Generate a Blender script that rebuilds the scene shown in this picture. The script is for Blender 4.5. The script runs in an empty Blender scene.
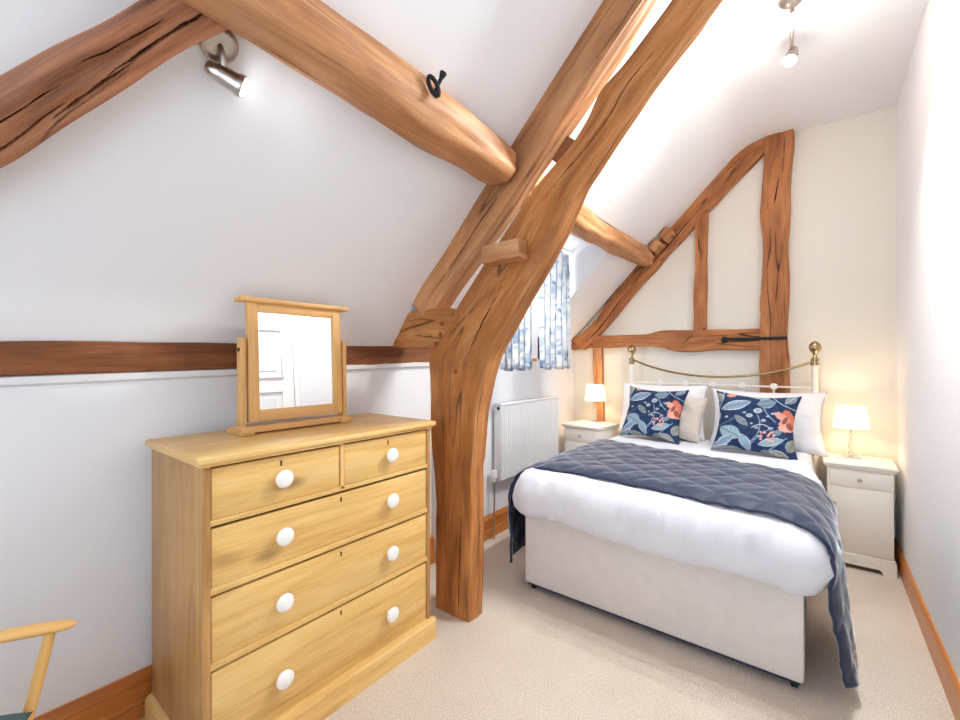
import bpy, bmesh, math, random
from mathutils import Vector, Matrix, noise
C = bpy.context.scene.collection
PI = math.pi
V = Vector
random.seed(4)

# ------------------------------------------------------------------ basics
def srgb(r, g, b):
    f = lambda c: (c/255/12.92) if c/255 <= .04045 else ((c/255+.055)/1.055)**2.4
    return (f(r), f(g), f(b), 1)

def tag(o, label, cat, group=None):
    o['label'] = label; o['category'] = cat
    if group: o['group'] = group
    return o

def thing(name, label, cat, loc=(0, 0, 0), rotz=0, group=None):
    o = bpy.data.objects.new(name, None); C.objects.link(o)
    o.empty_display_size = .1
    o.location = loc; o.rotation_euler = (0, 0, rotz)
    return tag(o, label, cat, group)

def root_matrix(o):
    while o.parent: o = o.parent
    return Matrix.Translation(o.location) @ o.rotation_euler.to_matrix().to_4x4()

def obj(name, bm, mat, parent=None, smooth=True, angle=40, origin=None, local=False):
    """one mesh object; the bmesh is in world coordinates unless local"""
    if not local:
        if parent is not None: bm.transform(root_matrix(parent).inverted())
        elif origin is not None: bm.transform(Matrix.Translation(-V(origin)))
    bmesh.ops.recalc_face_normals(bm, faces=bm.faces[:])
    me = bpy.data.meshes.new(name); bm.to_mesh(me); bm.free()
    o = bpy.data.objects.new(name, me); C.objects.link(o)
    if mat: me.materials.append(mat)
    if parent is not None: o.parent = parent
    elif origin is not None: o.location = origin
    if smooth:
        me.shade_smooth()
        if angle < 180: me.set_sharp_from_angle(angle=math.radians(angle))
    return o

def struct(name, bm, mat, **k):
    o = obj(name, bm, mat, **k)
    if o.parent is None: o['kind'] = 'structure'
    return o

def dup(root, loc=None, rotz=None, label=None, group=None):
    r = root.copy(); C.objects.link(r)
    if loc is not None: r.location = loc
    if rotz is not None: r.rotation_euler = (0, 0, rotz)
    if label: r['label'] = label
    if group: r['group'] = group
    for ch in list(root.children):
        c = ch.copy(); C.objects.link(c); c.parent = r
        for g in ch.children:
            d = g.copy(); C.objects.link(d); d.parent = c
    return r

def merge(bm, tmp):
    me = bpy.data.meshes.new('tmp'); tmp.to_mesh(me); tmp.free()
    bm.from_mesh(me); bpy.data.meshes.remove(me)

def box_uv(bm, axis):
    uv = bm.loops.layers.uv.verify()
    o = [i for i in range(3) if i != axis]
    for f in bm.faces:
        n = f.normal
        for l in f.loops:
            p = l.vert.co
            if abs(n[axis]) > .8: l[uv].uv = (p[o[0]]*.3+p[o[1]]*.3+7.3, p[o[1]])
            else:
                k = o[1] if abs(n[o[0]]) > abs(n[o[1]]) else o[0]
                l[uv].uv = (p[axis] + (p[o[0]]+p[o[1]] if 0 else 0), p[k] + 1.7*k)

def box(bm, lo, hi, bev=0, seg=2, axis=0, rot=None, pivot=None):
    t = bmesh.new(); bmesh.ops.create_cube(t, size=1)
    lo, hi = V(lo), V(hi); s = hi-lo; c = (hi+lo)/2
    for v in t.verts: v.co = V((v.co.x*s.x, v.co.y*s.y, v.co.z*s.z)) + c
    if bev: bmesh.ops.bevel(t, geom=t.edges[:], offset=bev, segments=seg, affect='EDGES', profile=.5)
    t.normal_update(); box_uv(t, axis)
    if rot is not None:
        p = V(pivot) if pivot is not None else c
        t.transform(Matrix.Translation(p) @ rot.to_4x4() @ Matrix.Translation(-p))
    merge(bm, t); return bm

def B(*a, **k): return box(bmesh.new(), *a, **k)

def prism(bm, pts, dirn):
    """polygon (world points) extruded along dirn"""
    t = bmesh.new(); d = V(dirn)
    a = [t.verts.new(V(p)) for p in pts]; b = [t.verts.new(V(p)+d) for p in pts]
    t.faces.new(a); t.faces.new(b[::-1])
    n = len(pts)
    for i in range(n): t.faces.new((a[i], b[i], b[(i+1) % n], a[(i+1) % n]))
    bmesh.ops.recalc_face_normals(t, faces=t.faces[:]); t.normal_update()
    ax = max(range(3), key=lambda i: abs(d[i])); box_uv(t, ax)
    merge(bm, t); return bm

def profile_strip(bm, prof, y0, y1, xw, sgn, n=1):
    """skirting profile (dx,z) extruded along Y from wall plane xw, sgn=+1 grows to +X"""
    return prism(bm, [(xw+sgn*dx, y0, z) for dx, z in prof], (0, y1-y0, 0))

def lathe(bm, prof, base, axis=V((0, 0, 1)), n=24):
    """prof: list of (radius, height) revolved about axis through base"""
    axis = V(axis).normalized(); base = V(base)
    q = V((0, 0, 1)).rotation_difference(axis)
    rings = []
    for r, h in prof:
        if r < 1e-5: rings.append([bm.verts.new(base + q @ V((0, 0, h)))])
        else: rings.append([bm.verts.new(base + q @ V((r*math.cos(2*PI*i/n), r*math.sin(2*PI*i/n), h))) for i in range(n)])
    for a, b in zip(rings, rings[1:]):
        for i in range(n):
            j = (i+1) % n
            if len(a) == 1 and len(b) == 1: continue
            if len(a) == 1: bm.faces.new((a[0], b[i], b[j]))
            elif len(b) == 1: bm.faces.new((a[i], b[0], a[j]))
            else: bm.faces.new((a[i], b[i], b[j], a[j]))
    if len(rings[0]) > 1: bm.faces.new(rings[0][::-1])
    if len(rings[-1]) > 1: bm.faces.new(rings[-1])
    return bm

def catmull(pts, t):
    n = len(pts)-1
    x = min(max(t*n, 0), n-1e-9); i = int(x); f = x-i
    p1, p2 = pts[i], pts[i+1]
    p0 = pts[i-1] if i > 0 else p1*2-p2
    p3 = pts[i+2] if i+2 <= n else p2*2-p1
    return .5*((2*p1)+(p2-p0)*f+(2*p0-5*p1+4*p2-p3)*f*f+(3*p1-p0-3*p2+p3)*f**3)

def tube(bm, pts, rad, n=12, steps=None, flat=None):
    """round tube through points, rad a number or list"""
    pts = [V(p) for p in pts]
    if steps: 
        N = steps
        P = [catmull(pts, i/N) for i in range(N+1)]
        if isinstance(rad, (list, tuple)):
            R = [catmull([V((r, 0, 0)) for r in rad], i/N).x for i in range(N+1)]
        else: R = [rad]*(N+1)
    else:
        P = pts; R = rad if isinstance(rad, (list, tuple)) else [rad]*len(P)
    rings = []; up = None
    uv = bm.loops.layers.uv.verify(); L = 0; Ls = []
    for i, p in enumerate(P):
        if i: L += (P[i]-P[i-1]).length
        Ls.append(L)
        d = (P[min(i+1, len(P)-1)]-P[max(i-1, 0)]).normalized()
        if up is None:
            up = V((0, 0, 1)) if abs(d.z) < .9 else V((1, 0, 0))
        a = (up - d*up.dot(d)).normalized(); up = a; b = d.cross(a)
        fa = flat if flat else 1
        rings.append([bm.verts.new(p + (a*math.cos(2*PI*k/n)*fa + b*math.sin(2*PI*k/n))*R[i]) for k in range(n)])
    for i in range(len(rings)-1):
        for k in range(n):
            j = (k+1) % n
            f = bm.faces.new((rings[i][k], rings[i][j], rings[i+1][j], rings[i+1][k]))
            for l, (ii, kk) in zip(f.loops, ((i, k), (i, k+1), (i+1, k+1), (i+1, k))):
                l[uv].uv = (Ls[ii], kk/n*2*PI*R[0])
    bm.faces.new(rings[0][::-1]); bm.faces.new(rings[-1])
    return bm

def beam(stations, ex=6, n=32, seg=60, rough=.006, freq=3.0, seed=0, cracks=(), fine=48):
    """hand-hewn timber: stations = [(centre, half vector a, half vector b)], superelliptic section"""
    bm = bmesh.new(); uv = bm.loops.layers.uv.verify()
    cs = [V(s[0]) for s in stations]; As = [V(s[1]) for s in stations]; Bs = [V(s[2]) for s in stations]
    sv = V((seed*3.17, seed*1.31, seed*2.7))
    rings = []; L = [0]
    if ex >= 6:      # squared timber: flat faces, small worn arrises
        q = .86 + .006*ex; e = q+(1-q)*.7
        m = fine if cracks else 8; side = [-q+2*q*i/m for i in range(m+1)]; SEC = []; PP = []
        for fi, ((sx, sy), (tx, ty)) in enumerate((((1, 0), (0, 1)), ((0, 1), (-1, 0)), ((-1, 0), (0, -1)), ((0, -1), (1, 0)))):
            SEC += [(sx+tx*v, sy+ty*v) for v in side] + [((sx+tx)*e, (sy+ty)*e)]; PP += [(fi, v) for v in side] + [(fi, 1)]
        n = len(SEC)
    else:
        if cracks: n = 110
        SEC = []; PP = [(0, 2*(k+.5)/n-1) for k in range(n)]
        for k in range(n):
            th = 2*PI*(k+.5)/n; ct, st = math.cos(th), math.sin(th)
            SEC.append((math.copysign(abs(ct)**(2/ex), ct), math.copysign(abs(st)**(2/ex), st)))
    if cracks: seg = max(seg, 200)
    ck = bm.verts.layers.float.new('check')
    for i in range(seg+1):
        t = i/seg
        c, a, b = catmull(cs, t), catmull(As, t), catmull(Bs, t)
        if i: L.append(L[-1]+(c-prev).length)
        prev = c
        ring = []
        for k in range(n):
            x, y = SEC[k]
            d = a*x+b*y
            lw = noise.noise((c+d)*freq + sv)*rough*1.6 + noise.noise(V((L[-1]*4, x*2+5, y*2))+sv)*rough
            # chips along the arrises
            corner = abs(x*y)
            ch = max(0, noise.noise(V((L[-1]*7, round(x), round(y)*3))+sv)-.25)*corner**3*rough*3.5
            dd = 0
            for fi, v0, t0, t1, wd, dp, sl_ in cracks:
                if PP[k][0] == fi and t0 < t < t1:
                    tt = (t-t0)/(t1-t0); vc = v0+sl_*(tt-.5)+.05*noise.noise(V((t*9+v0*7, seed, fi)))+.02*noise.noise(V((t*40, v0*5, seed)))
                    w_ = wd*math.sin(PI*tt)**.6*(.75+.6*noise.noise(V((t*22, fi, v0*9))))
                    if w_ > 0 and abs(PP[k][1]-vc) < w_: dd = max(dd, dp*(1-(abs(PP[k][1]-vc)/w_)**2)**.5*min(1, w_/wd*1.4))
            dv_ = bm.verts.new(c + d + d.normalized()*(lw-ch-dd)); ring.append(dv_)
            dv_[ck] = min(1, dd/.012)
        rings.append(ring)
    R = (As[0].length+Bs[0].length)*4/n
    for i in range(seg):
        for k in range(n):
            j = (k+1) % n
            f = bm.faces.new((rings[i][k], rings[i][j], rings[i+1][j], rings[i+1][k]))
            for l, (ii, kk) in zip(f.loops, ((i, k), (i, k+1), (i+1, k+1), (i+1, k))):
                l[uv].uv = (L[ii]+seed*2.3, kk*R)
    for r in (rings[0][::-1], rings[-1]):
        f = bm.faces.new(r)
        for l in f.loops: l[uv].uv = (l.vert.co.x*.2+seed, (l.vert.co.z+l.vert.co.y)*.7)
    return bm

# ------------------------------------------------------------------ materials
def mat(name):
    m = bpy.data.materials.new(name); m.use_nodes = True
    nt = m.node_tree
    return m, nt, nt.nodes['Principled BSDF']

def N(nt, typ, **k):
    n = nt.nodes.new(typ)
    for a, v in k.items():
        if a in n.inputs: n.inputs[a].default_value = v
        else: setattr(n, a, v)
    return n

def ramp(nt, stops):
    r = nt.nodes.new('ShaderNodeValToRGB'); e = r.color_ramp.elements
    while len(e) > 1: e.remove(e[-1])
    e[0].position, e[0].color = stops[0]
    for p, c in stops[1:]:
        x = e.new(p); x.color = c
    return r

def plain(name, col, rough=.5, metal=0, bump=0, bscale=80, spec=.5, coat=0, var=0):
    m, nt, p = mat(name)
    p.inputs['Base Color'].default_value = col; p.inputs['Roughness'].default_value = rough
    p.inputs['Metallic'].default_value = metal; p.inputs['Specular IOR Level'].default_value = spec
    p.inputs['Coat Weight'].default_value = coat
    tc = N(nt, 'ShaderNodeTexCoord')
    nz = N(nt, 'ShaderNodeTexNoise', Scale=bscale, Detail=4.0)
    nt.links.new(tc.outputs['Object'], nz.inputs['Vector'])
    if bump:
        b = N(nt, 'ShaderNodeBump', Strength=bump, Distance=.01)
        nt.links.new(nz.outputs['Fac'], b.inputs['Height']); nt.links.new(b.outputs['Normal'], p.inputs['Normal'])
    if var:
        n2 = N(nt, 'ShaderNodeTexNoise', Scale=bscale*.12, Detail=3.0)
        nt.links.new(tc.outputs['Object'], n2.inputs['Vector'])
        r = ramp(nt, [(.3, tuple(c*(1-var) for c in col[:3])+(1,)), (.7, col)])
        nt.links.new(n2.outputs['Fac'], r.inputs['Fac']); nt.links.new(r.outputs['Color'], p.inputs['Base Color'])
    return m

def wood(name, dark, mid, light, rough=.5, gx=1.4, gy=16, crack=.5, crackw=.006, knots=.5, bump=.25, fine=.35, stain=.0, cx=.45, cy=8.5):
    """grain runs along U of the uv map (both in metres)"""
    m, nt, p = mat(name); lk = nt.links.new
    tc = N(nt, 'ShaderNodeTexCoord')
    def mapped(sx, sy, off=0):
        mp = N(nt, 'ShaderNodeMapping'); mp.inputs['Scale'].default_value = (sx, sy, 1); mp.inputs['Location'].default_value = (off, off*.7, 0)
        lk(tc.outputs['UV'], mp.inputs['Vector']); return mp
    g = N(nt, 'ShaderNodeTexNoise', Scale=1.0, Detail=6.0, Roughness=.6, Distortion=.6); lk(mapped(gx, gy).outputs[0], g.inputs['Vector'])
    f = N(nt, 'ShaderNodeTexNoise', Scale=1.0, Detail=3.0, Roughness=.6); lk(mapped(gx*4, gy*9, 3).outputs[0], f.inputs['Vector'])
    mixf = N(nt, 'ShaderNodeMix'); mixf.inputs[0].default_value = fine
    lk(g.outputs['Fac'], mixf.inputs[2]); lk(f.outputs['Fac'], mixf.inputs[3])
    r = ramp(nt, [(.28, dark), (.5, mid), (.72, light)]); lk(mixf.outputs[0], r.inputs['Fac'])
    # knots
    vo = N(nt, 'ShaderNodeTexVoronoi', Scale=1.0); lk(mapped(2.1, 5.2, 5).outputs[0], vo.inputs['Vector'])
    kr = ramp(nt, [(.0, (1, 1, 1, 1)), (.06, (.75, .75, .75, 1)), (.16, (0, 0, 0, 1))]); lk(vo.outputs['Distance'], kr.inputs['Fac'])
    kn = N(nt, 'ShaderNodeTexNoise', Scale=1.3); lk(tc.outputs['UV'], kn.inputs['Vector'])
    kg = ramp(nt, [(.5, (0, 0, 0, 1)), (.6, (1, 1, 1, 1))]); lk(kn.outputs['Fac'], kg.inputs['Fac'])
    km = N(nt, 'ShaderNodeMath', operation='MULTIPLY'); lk(kr.outputs['Color'], km.inputs[0]); lk(kg.outputs['Color'], km.inputs[1])
    km2 = N(nt, 'ShaderNodeMath', operation='MULTIPLY'); lk(km.outputs[0], km2.inputs[0]); km2.inputs[1].default_value = knots
    mk = N(nt, 'ShaderNodeMix', data_type='RGBA'); lk(km2.outputs[0], mk.inputs[0]); lk(r.outputs['Color'], mk.inputs[6])
    mk.inputs[7].default_value = tuple(c*.3 for c in dark[:3])+(1,)
    # long drying cracks: thin iso-lines of a stretched noise
    cn = N(nt, 'ShaderNodeTexNoise', Scale=1.0, Detail=2.0, Roughness=.4, Distortion=.15); lk(mapped(cx, cy, 11).outputs[0], cn.inputs['Vector'])
    s = N(nt, 'ShaderNodeMath', operation='SUBTRACT'); lk(cn.outputs['Fac'], s.inputs[0]); s.inputs[1].default_value = .52
    a = N(nt, 'ShaderNodeMath', operation='ABSOLUTE'); lk(s.outputs[0], a.inputs[0])
    cr = ramp(nt, [(0, (1, 1, 1, 1)), (crackw*.5, (1, 1, 1, 1)), (crackw, (0, 0, 0, 1))]); lk(a.outputs[0], cr.inputs['Fac'])
    cm = N(nt, 'ShaderNodeTexNoise', Scale=1.0, Detail=1.0); lk(mapped(1.6, 3.0, 17).outputs[0], cm.inputs['Vector'])
    cg = ramp(nt, [(.47, (0, 0, 0, 1)), (.56, (1, 1, 1, 1))]); lk(cm.outputs['Fac'], cg.inputs['Fac'])
    c1 = N(nt, 'ShaderNodeMath', operation='MULTIPLY'); lk(cr.outputs['Color'], c1.inputs[0]); lk(cg.outputs['Color'], c1.inputs[1])
    c2 = N(nt, 'ShaderNodeMath', operation='MULTIPLY'); lk(c1.outputs[0], c2.inputs[0]); c2.inputs[1].default_value = crack
    mc = N(nt, 'ShaderNodeMix', data_type='RGBA'); lk(c2.outputs[0], mc.inputs[0]); lk(mk.outputs[2], mc.inputs[6]); mc.inputs[7].default_value = (.012, .008, .006, 1)
    st1 = N(nt, 'ShaderNodeTexNoise', Scale=1.0, Detail=3.0, Distortion=.5); lk(mapped(2.2, 5, 23).outputs[0], st1.inputs['Vector'])
    sr = ramp(nt, [(.42, (1-stain,)*3+(1,)), (.62, (1, 1, 1, 1))]); lk(st1.outputs['Fac'], sr.inputs['Fac'])
    ms = N(nt, 'ShaderNodeMix', data_type='RGBA', blend_type='MULTIPLY'); ms.inputs[0].default_value = 1; lk(mc.outputs[2], ms.inputs[6]); lk(sr.outputs['Color'], ms.inputs[7])
    ca = N(nt, 'ShaderNodeAttribute', attribute_name='check')  # groove depth mask: shade inside the splits is put into the colour
    mg = N(nt, 'ShaderNodeMix', data_type='RGBA'); lk(ca.outputs['Fac'], mg.inputs[0]); lk(ms.outputs[2], mg.inputs[6]); mg.inputs[7].default_value = (.018, .011, .008, 1)
    lk(mg.outputs[2], p.inputs['Base Color'])
    h = N(nt, 'ShaderNodeMath', operation='SUBTRACT'); lk(mixf.outputs[0], h.inputs[0]); lk(c2.outputs[0], h.inputs[1])
    bp = N(nt, 'ShaderNodeBump', Strength=bump, Distance=.01); lk(h.outputs[0], bp.inputs['Height']); lk(bp.outputs['Normal'], p.inputs['Normal'])
    p.inputs['Roughness'].default_value = rough; p.inputs['Specular IOR Level'].default_value = .35
    return m

def attr_mat(name, rough=.8, bump=.3, bscale=300):
    m, nt, p = mat(name)
    at = N(nt, 'ShaderNodeAttribute', attribute_name='print'); nt.links.new(at.outputs['Color'], p.inputs['Base Color'])
    p.inputs['Roughness'].default_value = rough; p.inputs['Specular IOR Level'].default_value = .2
    tc = N(nt, 'ShaderNodeTexCoord'); nz = N(nt, 'ShaderNodeTexNoise', Scale=bscale); b = N(nt, 'ShaderNodeBump', Strength=bump, Distance=.002)
    nt.links.new(tc.outputs['Object'], nz.inputs['Vector']); nt.links.new(nz.outputs['Fac'], b.inputs['Height']); nt.links.new(b.outputs['Normal'], p.inputs['Normal'])
    return m

def emit(name, col, s):
    m, nt, p = mat(name)
    p.inputs['Base Color'].default_value = col
    p.inputs['Emission Color'].default_value = col; p.inputs['Emission Strength'].default_value = s
    return m

M = {}
M['plaster'] = plain('plaster_paint', srgb(236, 237, 240), .85, bump=.12, bscale=14, spec=.2)
M['plaster_back'] = plain('cream_plaster_paint', srgb(228, 226, 217), .85, bump=.12, bscale=14, spec=.2)
M['gloss'] = plain('white_gloss_paint', srgb(238, 239, 240), .35)
M['nsw'] = plain('nightstand_paint', srgb(236, 232, 224), .45)
M['rad'] = plain('radiator_enamel', srgb(232, 234, 238), .3)
M['oak'] = wood('old_oak', srgb(122, 66, 26), srgb(186, 120, 62), srgb(218, 162, 106), .5, crack=.7, knots=.6, bump=.35, stain=.22, gx=1.6, gy=13, fine=.28)
M['oak_light'] = wood('old_oak_pale', srgb(146, 92, 52), srgb(194, 136, 90), srgb(222, 172, 124), .55, crack=.7, knots=.6, bump=.35, stain=.22, gx=1.6, gy=13, fine=.28)
M['oak_crack'] = wood('old_oak_split', srgb(104, 62, 42), srgb(166, 108, 76), srgb(194, 138, 100), .55, crack=.35, crackw=.008, knots=.4, bump=.5, cx=.8, cy=5, stain=.22, gx=1.6, gy=13, fine=.28)
M['oak_red'] = wood('old_oak_reddish', srgb(118, 68, 36), srgb(178, 115, 68), srgb(200, 142, 94), .6, crack=.8, crackw=.008, knots=.8, bump=.45, stain=.22, gx=1.6, gy=13, fine=.28)
M['oak_dark'] = wood('old_oak_dark', srgb(84, 46, 24), srgb(138, 80, 44), srgb(168, 110, 68), .6, crack=.5, knots=.5, bump=.35, stain=.22, gx=1.6, gy=13, fine=.28)
M['pine'] = wood('waxed_pine', srgb(198, 146, 76), srgb(229, 188, 118), srgb(238, 206, 146), .38, gx=1.3, gy=13, crack=.0, knots=.8, bump=.06, fine=.3, stain=.07)
M['pine_shaded'] = wood('waxed_pine_shaded', srgb(146, 100, 52), srgb(190, 144, 88), srgb(206, 164, 108), .38, gx=1.1, gy=11, crack=.0, knots=.9, bump=.06, fine=.3, stain=.16)  # darker pine copy, shade on the chest sides put into its colour
M['skirt'] = wood('varnished_pine', srgb(166, 92, 34), srgb(196, 120, 52), srgb(212, 142, 74), .3, gx=1, gy=14, crack=0, knots=.9, bump=.05, fine=.2)
M['ash'] = wood('pale_oak_veneer', srgb(202, 150, 88), srgb(218, 170, 108), srgb(230, 188, 130), .4, gx=1.6, gy=26, crack=0, knots=0, bump=.05)
M['beech'] = wood('beech', srgb(206, 154, 84), srgb(220, 172, 104), srgb(230, 186, 122), .3, gx=1.2, gy=10, crack=0, knots=0, bump=.03)
M['dark'] = plain('dark_recess', (.012, .009, .007, 1), .8)
M['iron'] = plain('black_iron', (.022, .022, .025, 1), .55, .6, bump=.5, bscale=60)
M['porcelain'] = plain('white_porcelain', srgb(244, 243, 240), .12, coat=.6)
M['nickel'] = plain('brushed_nickel', srgb(190, 182, 172), .28, 1)
M['brass'] = plain('aged_brass', srgb(176, 156, 118), .25, 1)
M['chrome'] = plain('chrome', srgb(225, 225, 228), .1, 1)
M['white_metal'] = plain('white_metal', srgb(236, 235, 230), .35)
M['linen_w'] = plain('white_cotton', srgb(224, 227, 237), .9, bump=.15, bscale=220, spec=.15)
M['pillow_w'] = plain('white_pillowcase', srgb(238, 238, 242), .9, bump=.15, bscale=220, spec=.15)
M['beige'] = plain('beige_linen', srgb(214, 204, 194), .95, bump=.3, bscale=300, spec=.1)
M['divan'] = plain('divan_damask', srgb(224, 219, 215), .8, bump=.12, bscale=160, spec=.2, var=.06)
M['navyedge'] = plain('navy_underlay', srgb(44, 58, 92), .8)
M['black'] = plain('black_rubber', (.012, .012, .014, 1), .4)
M['throw'] = plain('quilted_slate_blue', srgb(46, 56, 80), .5, bump=.12, bscale=260, spec=.3)
_p = M['throw'].node_tree.nodes['Principled BSDF']; _p.inputs['Sheen Weight'].default_value = 1; _p.inputs['Sheen Roughness'].default_value = .3; _p.inputs['Sheen Tint'].default_value = (.84, .9, 1, 1)
M['teal'] = plain('teal_cushion', srgb(70, 92, 98), .9, bump=.3, bscale=260)
M['cushion'] = attr_mat('floral_print')
M['spotglow'] = emit('spot_bulb_glow', (1, .95, .86, 1), 30)
M['wallglow'] = emit('wall_bulb_glow', (.96, .98, 1, 1), 22)

def carpet():
    m, nt, p = mat('beige_carpet'); lk = nt.links.new
    tc = N(nt, 'ShaderNodeTexCoord')
    n1 = N(nt, 'ShaderNodeTexNoise', Scale=170.0, Detail=3.0, Roughness=.7); lk(tc.outputs['Object'], n1.inputs['Vector'])
    n2 = N(nt, 'ShaderNodeTexNoise', Scale=2.6, Detail=3.0); lk(tc.outputs['Object'], n2.inputs['Vector'])
    r1 = ramp(nt, [(.25, srgb(164, 148, 134)), (.5, srgb(214, 201, 188)), (.78, srgb(236, 227, 217))]); lk(n1.outputs['Fac'], r1.inputs['Fac'])
    r2 = ramp(nt, [(.35, (.93, .92, .91, 1)), (.65, (1, 1, 1, 1))]); lk(n2.outputs['Fac'], r2.inputs['Fac'])
    mx = N(nt, 'ShaderNodeMix', data_type='RGBA', blend_type='MULTIPLY'); mx.inputs[0].default_value = 1
    lk(r1.outputs['Color'], mx.inputs[6]); lk(r2.outputs['Color'], mx.inputs[7]); lk(mx.outputs[2], p.inputs['Base Color'])
    b = N(nt, 'ShaderNodeBump', Strength=.5, Distance=.006); lk(n1.outputs['Fac'], b.inputs['Height']); lk(b.outputs['Normal'], p.inputs['Normal'])
    p.inputs['Roughness'].default_value = 1; p.inputs['Specular IOR Level'].default_value = .05
    return m
M['carpet'] = carpet()

def curtain_mat(name, base, c1, c2):
    m, nt, p = mat(name); lk = nt.links.new
    tc = N(nt, 'ShaderNodeTexCoord')
    n1 = N(nt, 'ShaderNodeTexNoise', Scale=9.0, Detail=4.0, Distortion=1.6); lk(tc.outputs['UV'], n1.inputs['Vector'])
    r = ramp(nt, [(.50, base), (.55, c1), (.60, c1), (.66, c2)]); lk(n1.outputs['Fac'], r.inputs['Fac'])
    lk(r.outputs['Color'], p.inputs['Base Color']); p.inputs['Roughness'].default_value = .9; p.inputs['Specular IOR Level'].default_value = .1
    tr = N(nt, 'ShaderNodeBsdfTranslucent'); lk(r.outputs['Color'], tr.inputs['Color'])
    mx = N(nt, 'ShaderNodeMixShader'); mx.inputs[0].default_value = .45
    lk(p.outputs[0], mx.inputs[1]); lk(tr.outputs[0], mx.inputs[2]); lk(mx.outputs[0], nt.nodes['Material Output'].inputs['Surface'])
    return m
M['curtain'] = curtain_mat('floral_curtain', srgb(232, 234, 234), srgb(196, 208, 220), srgb(138, 158, 184))

def glass_mat():
    m, nt, p = mat('window_glass'); lk = nt.links.new
    t = N(nt, 'ShaderNodeBsdfTransparent'); g = N(nt, 'ShaderNodeBsdfGlossy', Roughness=.02)
    mx = N(nt, 'ShaderNodeMixShader'); mx.inputs[0].default_value = .06
    lk(t.outputs[0], mx.inputs[1]); lk(g.outputs[0], mx.inputs[2]); lk(mx.outputs[0], nt.nodes['Material Output'].inputs['Surface'])
    return m
M['glass'] = glass_mat()
def mirror_mat():
    m, nt, p = mat('mirror_silver')
    p.inputs['Base Color'].default_value = (.95, .96, .97, 1); p.inputs['Metallic'].default_value = 1; p.inputs['Roughness'].default_value = .01
    return m
M['mirror'] = mirror_mat()
def crystal_mat():
    m, nt, p = mat('lamp_crystal')
    p.inputs['Base Color'].default_value = (.95, .93, .88, 1); p.inputs['Roughness'].default_value = .05
    p.inputs['Transmission Weight'].default_value = .75; p.inputs['IOR'].default_value = 1.5
    return m
M['crystal'] = crystal_mat()
def shade_mat():
    m, nt, p = mat('lit_pleated_shade'); lk = nt.links.new
    p.inputs['Base Color'].default_value = srgb(250, 240, 222); p.inputs['Roughness'].default_value = .9
    p.inputs['Emission Color'].default_value = (1, .82, .55, 1); p.inputs['Emission Strength'].default_value = .9
    tr = N(nt, 'ShaderNodeBsdfTranslucent'); tr.inputs['Color'].default_value = (1, .88, .68, 1)
    mx = N(nt, 'ShaderNodeMixShader'); mx.inputs[0].default_value = .4
    lk(p.outputs[0], mx.inputs[1]); lk(tr.outputs[0], mx.inputs[2]); lk(mx.outputs[0], nt.nodes['Material Output'].inputs['Surface'])
    return m
M['shade'] = shade_mat()

# ------------------------------------------------------------------ the room
XR, XLF, XLR, YB, YF, ZC = .44, -2.10, -2.04, 4.22, -1.4, 3.2
SA, SB = 3.655, 1.005                       # sloping ceiling: z = SA + SB x
sl = lambda x: SA+SB*x
XK = (ZC-SA)/SB
DY0, DY1, DZ = 2.38, 3.47, 2.42             # dormer
XD = (DZ-SA)/SB
struct('floor', B((-2.3, YF-.1, -.1), (XR+.1, YB+.1, 0)), M['carpet'], smooth=False)

bm = bmesh.new()
def roof(bm, inner, y0, y1):
    k = inner.index((XK, ZC)); c = [(XK-.17*(1-t)**2*.7+.17*t*t, ZC-.17*(1-t)**2*.7*SB) for t in (0, .15, .3, .45, .6, .75, .9, 1)]
    inner = inner[:k]+c+inner[k+1:]
    up = [(x-.07, z+.07) if x < XK-.1 else (x, z+.1) for x, z in inner]
    poly = inner + up[::-1]
    prism(bm, [(x, y0, z) for x, z in poly], (0, y1-y0, 0))
YJ = 2.14
low_f = [(XLF-.06, 1.42), (XLF, 1.452), (-2.02, 1.565), (-1.92, 1.70), (-1.80, sl(-1.80))]
roof(bm, low_f+[(XK, ZC), (XR+.1, ZC)], YF-.1, YJ)
roof(bm, [(XLR-.06, sl(XLR-.06)), (XK, ZC), (XR+.1, ZC)], YJ, DY0)
roof(bm, [(XD, DZ), (XK, ZC), (XR+.1, ZC)], DY0, DY1)
roof(bm, [(XLR-.06, sl(XLR-.06)), (XK, ZC), (XR+.1, ZC)], DY1, YB+.1)
struct('ceiling', bm, M['plaster'], angle=22)
bm = bmesh.new()   # flat lid of the dormer
box(bm, (-2.25, DY0-.08, DZ), (XD+.0, DY1+.08, DZ+.08)); struct('ceiling_dormer', bm, M['plaster'], smooth=False)
for nm, y0, y1 in (('wall_dormer_near', DY0-.08, DY0+.006), ('wall_dormer_far', DY1-.006, DY1+.08)):
    struct(nm, prism(bmesh.new(), [(-2.2, y0, sl(-2.2)+.002), (-2.2, y0, DZ+.03), (XD+.03, y0, DZ+.03)], (0, y1-y0, 0)), M['plaster'], smooth=False)

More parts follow.
